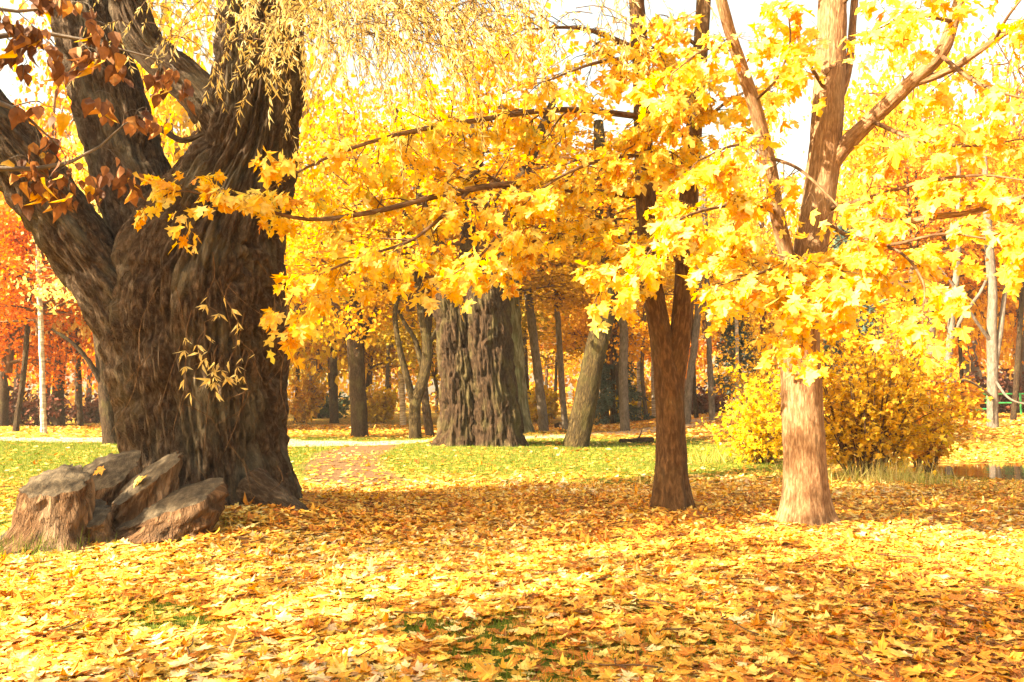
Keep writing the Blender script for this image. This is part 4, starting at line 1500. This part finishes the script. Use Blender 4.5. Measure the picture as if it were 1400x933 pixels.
for px, py, w, h, mat, lab in (
    (445, 572, 70, 30, 'dark_green', 'low dark green bush under the golden trees beyond the path'),
    (700, 572, 90, 45, 'dark_green', 'dark green bush behind the grey leaning trunks'),
    (960, 566, 60, 32, 'dark_red', 'dark reddish hedge bush in shade at the end of the glade'),
    (30, 582, 130, 62, 'dark_red', 'dark red-brown bush under the red maples beyond the path'),
    (130, 578, 80, 40, 'dark_red', 'low maroon bush behind the stout dark trunk'),
    (520, 578, 50, 60, 'bright_yellow', 'small bright yellow bush by the dark forked trunk'),
    (740, 578, 60, 50, 'bright_yellow', 'sunny yellow bush between the grey leaning trunks'),
    (865, 572, 70, 60, 'bright_yellow', 'yellow bush glowing behind the knobbed grey trunk'),
    (1380, 566, 110, 60, 'dark_red', 'shaded red-brown bush behind the green railing'),
    (415, 578, 60, 70, 'maple_small', 'golden bush next to the big willow trunk beyond the path'),
    (630, 572, 80, 70, 'maple_small', 'golden bush far behind the double-boled willow'),
    (1290, 572, 90, 60, 'orange_leaf', 'orange bush on the slope above the pond')):
    shrub(lab, px, py, w, h, 16, 1500, .30 if mat != 'maple_small' else .26, M[mat], group=fs, lowmap=False)


# blue-green conifers far behind
def spruce(px, Y, H, R, label):
    p = at(px, 545, Y)
    b = np.array([p[0], Y, ghs(p[0], Y)])
    t = thing('spruce_tree', label, 'tree', b - [0, 0, .1], 'blue-green conifers')
    acc = Acc()
    tube(acc, [b - [0, 0, .2], b + [0, 0, H * .5], b + [0, 0, H]], [.2, .13, .02], 8, 14)
    acc.build('trunk', M['bark_brown'], t)
    lf, w = Acc(), Acc()
    P, D = [], []
    for k in range(150):
        f = rng.random() ** .8
        a = rng.uniform(0, 2 * math.pi)
        r = R * (1 - f) * rng.uniform(.7, 1.05) + .1
        s = b + [0, 0, .4 + f * (H - .4)]
        e = s + [math.cos(a) * r, math.sin(a) * r, -r * .25]
        tube(w, [s, (s + e) / 2 + [0, 0, .06], e], [.02, .012, .004], 3, 5)
        m = int(30 * r) + 10
        tt = rng.uniform(.15, 1, m)[:, None]
        P.append(s + (e - s) * tt + rng.normal(0, .05, (m, 3)))
        D.append(nrm(rand_dirs(m) * .8 + nrm(e - s) * .5 + [0, 0, -.35]))
    P, D = np.concatenate(P), np.concatenate(D)
    leaves(lf, NARROW, P, D, rand_dirs(len(P)), rng.uniform(.25, .45, len(P)), rng.random(len(P)), .2, 2.0)
    w.build('branchwork', M['bark_brown'], t)
    lf.build('crown', M['spruce'], t, False, False, False, 'stuff')


spruce(838, 50, 7.5, 2.6, 'blue-green conifer glimpsed behind the mossy leaning trunk')
spruce(1012, 52, 8.5, 2.8, 'blue-green conifer behind the bright yellow shrub')
spruce(1165, 34, 9.0, 2.6, 'blue-green conifer above the golden saplings at the pond')

# ------------------------------------------------------------------ green railing beyond the pond
rp = gpos(1368, 568)
rail = thing('railing', 'green painted metal railing beside the path beyond the pond', 'railing', rp)
ps = rp[1] / F
for dx in (-33, -17, 28, 62):
    p = np.array([rp[0] + dx * ps, rp[1], ghs(rp[0] + dx * ps, rp[1])])
    a = Acc()
    tube(a, [p - [0, 0, .1], p + [0, 0, 1.12]], [.05, .05], 8, 4, None, True)
    a.build('post', M['green_paint'], rail)
zb = rp[2]
for z, d0, d1 in ((1.08, -33, 66), (.62, -33, 66), (.30, -33, -17), (.85, -33, -17)):
    a = Acc()
    tube(a, [(rp[0] + d0 * ps, rp[1], zb + z), (rp[0] + d1 * ps, rp[1], zb + z + .02)], [.045, .045], 8, 8, None, True)
    a.build('rail', M['green_paint'], rail)


# ------------------------------------------------------------------ logs lying on the lawn
def log(label, px0, px1, py, wpx, mat='bark_brown'):
    p0, p1 = gpos(px0, py), gpos(px1, py)
    r = wpx / 2 * p0[1] / F
    t = thing('fallen_log', label, 'log', (p0 + p1) / 2)
    a = Acc()
    tube(a, [p0 + [0, 0, r * .6], (p0 + p1) / 2 + [0, .1, r * .7], p1 + [0, 0, r * .9]], [r * .75, r, r * 1.15], 20, 30, ridged(9, 2, .02, 5, .1, 4), True)
    a.build('log_body', M[mat], t)
    a = Acc()
    q = (p0 + p1) / 2 + [0, 0, r]
    tube(a, [q, q + [.12, -.03, .18], q + [.2, -.05, .42]], [r * .3, r * .2, r * .1], 8, 10)
    a.build('branch_stub', M[mat], t)


log('short dark fallen log lying on the sunny lawn near the twin maple', 848, 893, 606, 8)
log('dark chunk of log lying at the foot of the grey trunks', 758, 771, 586, 9)

# ------------------------------------------------------------------ leaf carpet
def scatter(n, y0, y1, wid=.72, pw=1.0):
    u = rng.random(n)
    y = np.sqrt(y0 ** 2 + u * (y1 ** 2 - y0 ** 2))
    x = rng.uniform(-1, 1, n) * (wid * y + .6)
    return x, y


def dry_land(x, y):
    return gh(x, y) > WATER + .01


def carpet(acc, tmpl, n, y0, y1, size, lift, tilt, tintf=None, dmul=1.0):
    x, y = scatter(n, y0, y1)
    d = litter_density(x, y) * (1 - .75 * dirt_w(x, y)) + .08 * dirt_w(x, y)
    k = (rng.random(n) < d * dmul) & dry_land(x, y) & (np.hypot(x - WILLOW[0], (y - WILLOW[1])) > 1.15)
    x, y = x[k], y[k]
    m = len(x)
    z = gh(x, y) + rng.uniform(.008, lift, m)
    a = rng.uniform(0, 2 * math.pi, m)
    e = .01
    nx = -(gh(x + e, y) - gh(x - e, y)) / (2 * e)
    ny = -(gh(x, y + e) - gh(x, y - e)) / (2 * e)
    N = nrm(np.stack([nx, ny, np.ones(m)], 1) + rng.normal(0, tilt, (m, 3)) * [1, 1, .2])
    D = np.stack([np.cos(a), np.sin(a), np.zeros(m)], 1)
    t = rng.beta(1.5, 1.25, m)
    t = np.clip(t + .22 * fbm(np.stack([x * .5, y * .5, x * 0], 1), 91, 2) - .42 * sm(x, .6, 4) * (1 - sm(y, 5.5, 8)), 0, 1)  # front right redder and darker: leaf colour plus a vignette painted into the tint
    S = size * rng.uniform(.55, 1.25, m)
    off = D * S[:, None] * .4
    leaves(acc, tmpl, np.stack([x, y, z], 1) - off, D, N, S, t, .2, droop=.0)
    return m


acc = Acc()
c1 = carpet(acc, MAPLE_HI, 13000, 3.4, 5.6, .086, .04, .17) + carpet(acc, MAPLE_LO, 23000, 5.6, 8.5, .088, .04, .17)
c2 = carpet(acc, MAPLE_XLO, 52000, 8.5, 15.0, .095, .04, .17)
c3 = carpet(acc, MAPLE_XLO, 36000, 15.0, 24, .12, .03, .16)
c4 = carpet(acc, RHOMB, 60000, 24, 48, .19, .04, .25)
print('litter', c1, c2, c3, c4)
lit = acc.build('leaf_litter', M['litter'], None, False, False, True, 'stuff')
lit['label'] = 'thick carpet of fallen yellow and orange maple leaves'

acc = Acc()
for k in range(260):                                        # thin dead twigs among the leaves
    x, y = (float(v[0]) for v in scatter(1, 4, 14))
    a, L = rng.uniform(0, 6.28), rng.uniform(.12, .5)
    pts = [np.array([x + math.cos(a) * L * f + rng.normal(0, .02), y + math.sin(a) * L * f + rng.normal(0, .02), 0]) for f in (0, .33, .66, 1)]
    for p in pts:
        p[2] = ghs(p[0], p[1]) + .045 + rng.uniform(0, .02)
    tube(acc, pts, [.006, .005, .004, .002], 4, 7)
tl_ = acc.build('twig_litter', M['twig'], None, True, True, False, 'stuff')
tl_['label'] = 'thin dead twigs strewn among the fallen leaves'

# single fallen leaves that show largest, each a thing
kinds = [
    ('yellow', (.74, .82), 'bright yellow fallen maple leaf lying in the near leaf carpet', 90),
    ('orange', (.40, .50), 'orange fallen maple leaf lying in the near leaf carpet', 90),
    ('rust', (.17, .26), 'rusty red-brown fallen maple leaf lying in the near leaf carpet', 55),
    ('tan', (.93, 1.0), 'pale tan upturned fallen maple leaf lying in the near leaf carpet', 65),
]
for key, (t0, t1), lab, cnt in kinds:
    pr = leaf_protos('fallen_' + key, M['litter'], np.linspace(t0, t1, 5), MAPLE_HI, .24, 5)
    made = 0
    while made < cnt:
        y = rng.uniform(4.35, 7.2)
        x = rng.uniform(-1, 1) * .63 * y
        if litter_density(np.array([x]), np.array([y]))[0] < rng.random() * .7:
            continue
        a = rng.uniform(0, 6.28)
        s = rng.uniform(.088, .135)
        d = np.array([math.cos(a), math.sin(a), 0])
        nn = nrm(np.array([0, 0, 1.]) + rng.normal(0, .13, 3))
        p = np.array([x, y, ghs(x, y) + .05]) - d * s * .4
        o = place_leaf(pr[made % 5], 'fallen_leaf', p, d, nn, s)
        tag(o, lab, 'leaf', 'fallen leaves on the near ground')
        made += 1

for (c, sl), dx, dy, t, colw in ((tops[1], .02, -.1, .5, 'orange'), (tops[2], -.02, -.12, .8, 'bright yellow'), (tops[3], .02, -.04, .45, 'deep orange'), (tops[4], -.12, -.02, .78, 'yellow'), (tops[2], .06, -.22, .7, 'golden')):
    pr = leaf_protos('on_stump', M['litter'], [t], MAPLE_HI, .25, 1)
    a = rng.uniform(0, 6.28)
    nn = nrm(np.array([-sl[0], -sl[1], 1]))
    o = place_leaf(pr[0], 'fallen_leaf', c + [dx, dy, sl[0] * dx + sl[1] * dy + .01], nrm(np.cross(nn, [math.cos(a), math.sin(a), 0])), nn, .13)
    tag(o, colw + ' maple leaf lying on a weathered cut top of the stump cluster', 'leaf', 'leaves on the stump')

# ------------------------------------------------------------------ grass
acc = Acc()


def grass(n, y0, y1, h, w, cond, tint, bend=.35):
    x, y = scatter(n, y0, y1)
    k = cond(x, y) & dry_land(x, y)
    x, y = x[k], y[k]
    m = len(x)
    P = np.stack([x, y, gh(x, y) - .01], 1)
    D = nrm(np.stack([rng.normal(0, bend, m), rng.normal(0, bend, m), np.ones(m)], 1))
    V2, Fc = BLADE
    a = rng.uniform(0, math.pi, m)
    Nn = np.stack([np.cos(a), np.sin(a), np.zeros(m)], 1)
    leaves(acc, BLADE, P, D, Nn, h * rng.uniform(.5, 1.3, m), tint(m), .25, w / h)
    return m


g0 = grass(90000, 3.2, 9, .085, .006, lambda x, y: rng.random(len(x)) < np.clip(.10 + 1.1 * (1 - litter_density(x, y)), 0, 1), lambda m: rng.beta(2, 2, m) * .9)
g1_ = grass(90000, 9, 18, .08, .009, lambda x, y: rng.random(len(x)) < np.clip(1.1 * (1 - litter_density(x, y)) - dirt_w(x, y), 0, 1), lambda m: rng.beta(2, 2, m) * .95)
g2_ = grass(110000, 18, 32, .08, .016, lambda x, y: rng.random(len(x)) < np.clip(1.0 - litter_density(x, y) - dirt_w(x, y), 0, 1), lambda m: rng.beta(2, 2, m) * .95)
# dry pale tufts on the pond edge
def tuft(px, py, n, h, spread, tl):
    b = gpos(px, py)
    P = np.stack([b[0] + rng.normal(0, spread, n), b[1] + rng.normal(0, spread * .5, n), np.zeros(n)], 1)
    P[:, 2] = gh(P[:, 0], P[:, 1]) - .01
    D = nrm(np.stack([rng.normal(0, .3, n), rng.normal(0, .3, n), np.ones(n)], 1))
    a = rng.uniform(0, math.pi, n)
    leaves(acc, BLADE, P, D, np.stack([np.cos(a), np.sin(a), a * 0], 1), h * rng.uniform(.5, 1.2, n), rng.uniform(tl[0], tl[1], n), .5, .03)


for px, py, n, h, s, tl in ((1110, 652, 260, .45, .5, (.8, 1)), (1170, 660, 260, .4, .6, (.75, 1)), (1225, 660, 300, .5, .4, (.8, 1)), (1270, 665, 200, .35, .4, (.7, 1)), (975, 632, 260, .45, .5, (.6, 1)), (1340, 672, 150, .25, .6, (.4, 1)), (25, 760, 420, .26, .3, (.05, .6)), (110, 768, 260, .18, .35, (.1, .7)), (300, 720, 160, .2, .4, (.7, 1)), (720, 598, 260, .3, .7, (.3, .8))):
    tuft(px, py, n, h, s, tl)
gr = acc.build('grass', M['grass'], None, False, False, False, 'stuff')
gr['label'] = 'short lawn grass showing between the fallen leaves'
print('grass', g0, g1_, g2_)
tot = sum(len(m.loops) - 2 * len(m.polygons) for m in bpy.data.meshes)
print('TRIS', tot, 'OBJECTS', len(bpy.data.objects))

# ------------------------------------------------------------------ thin haze added to stand in for the lens glow
hm, nt, nd, lk = new_mat('glow_haze')
out = nd.new('ShaderNodeOutputMaterial')
pv = nd.new('ShaderNodeVolumePrincipled')
pv.inputs['Color'].default_value = (.95, .92, .86, 1)
pv.inputs['Density'].default_value = .0005
lk.new(pv.outputs[0], out.inputs['Volume'])
acc = Acc()
V = [(x, y, z) for x in (-430, 430) for y in (-70, 610) for z in (-1.6, 30)]
acc.add(V, [[0, 1, 3, 2], [4, 6, 7, 5], [0, 4, 5, 1], [2, 3, 7, 6], [0, 2, 6, 4], [1, 5, 7, 3]])
hz = acc.build('haze', hm, None, False, False, False, 'stuff')
hz['label'] = 'thin haze added to the park air to stand in for the lens glow'
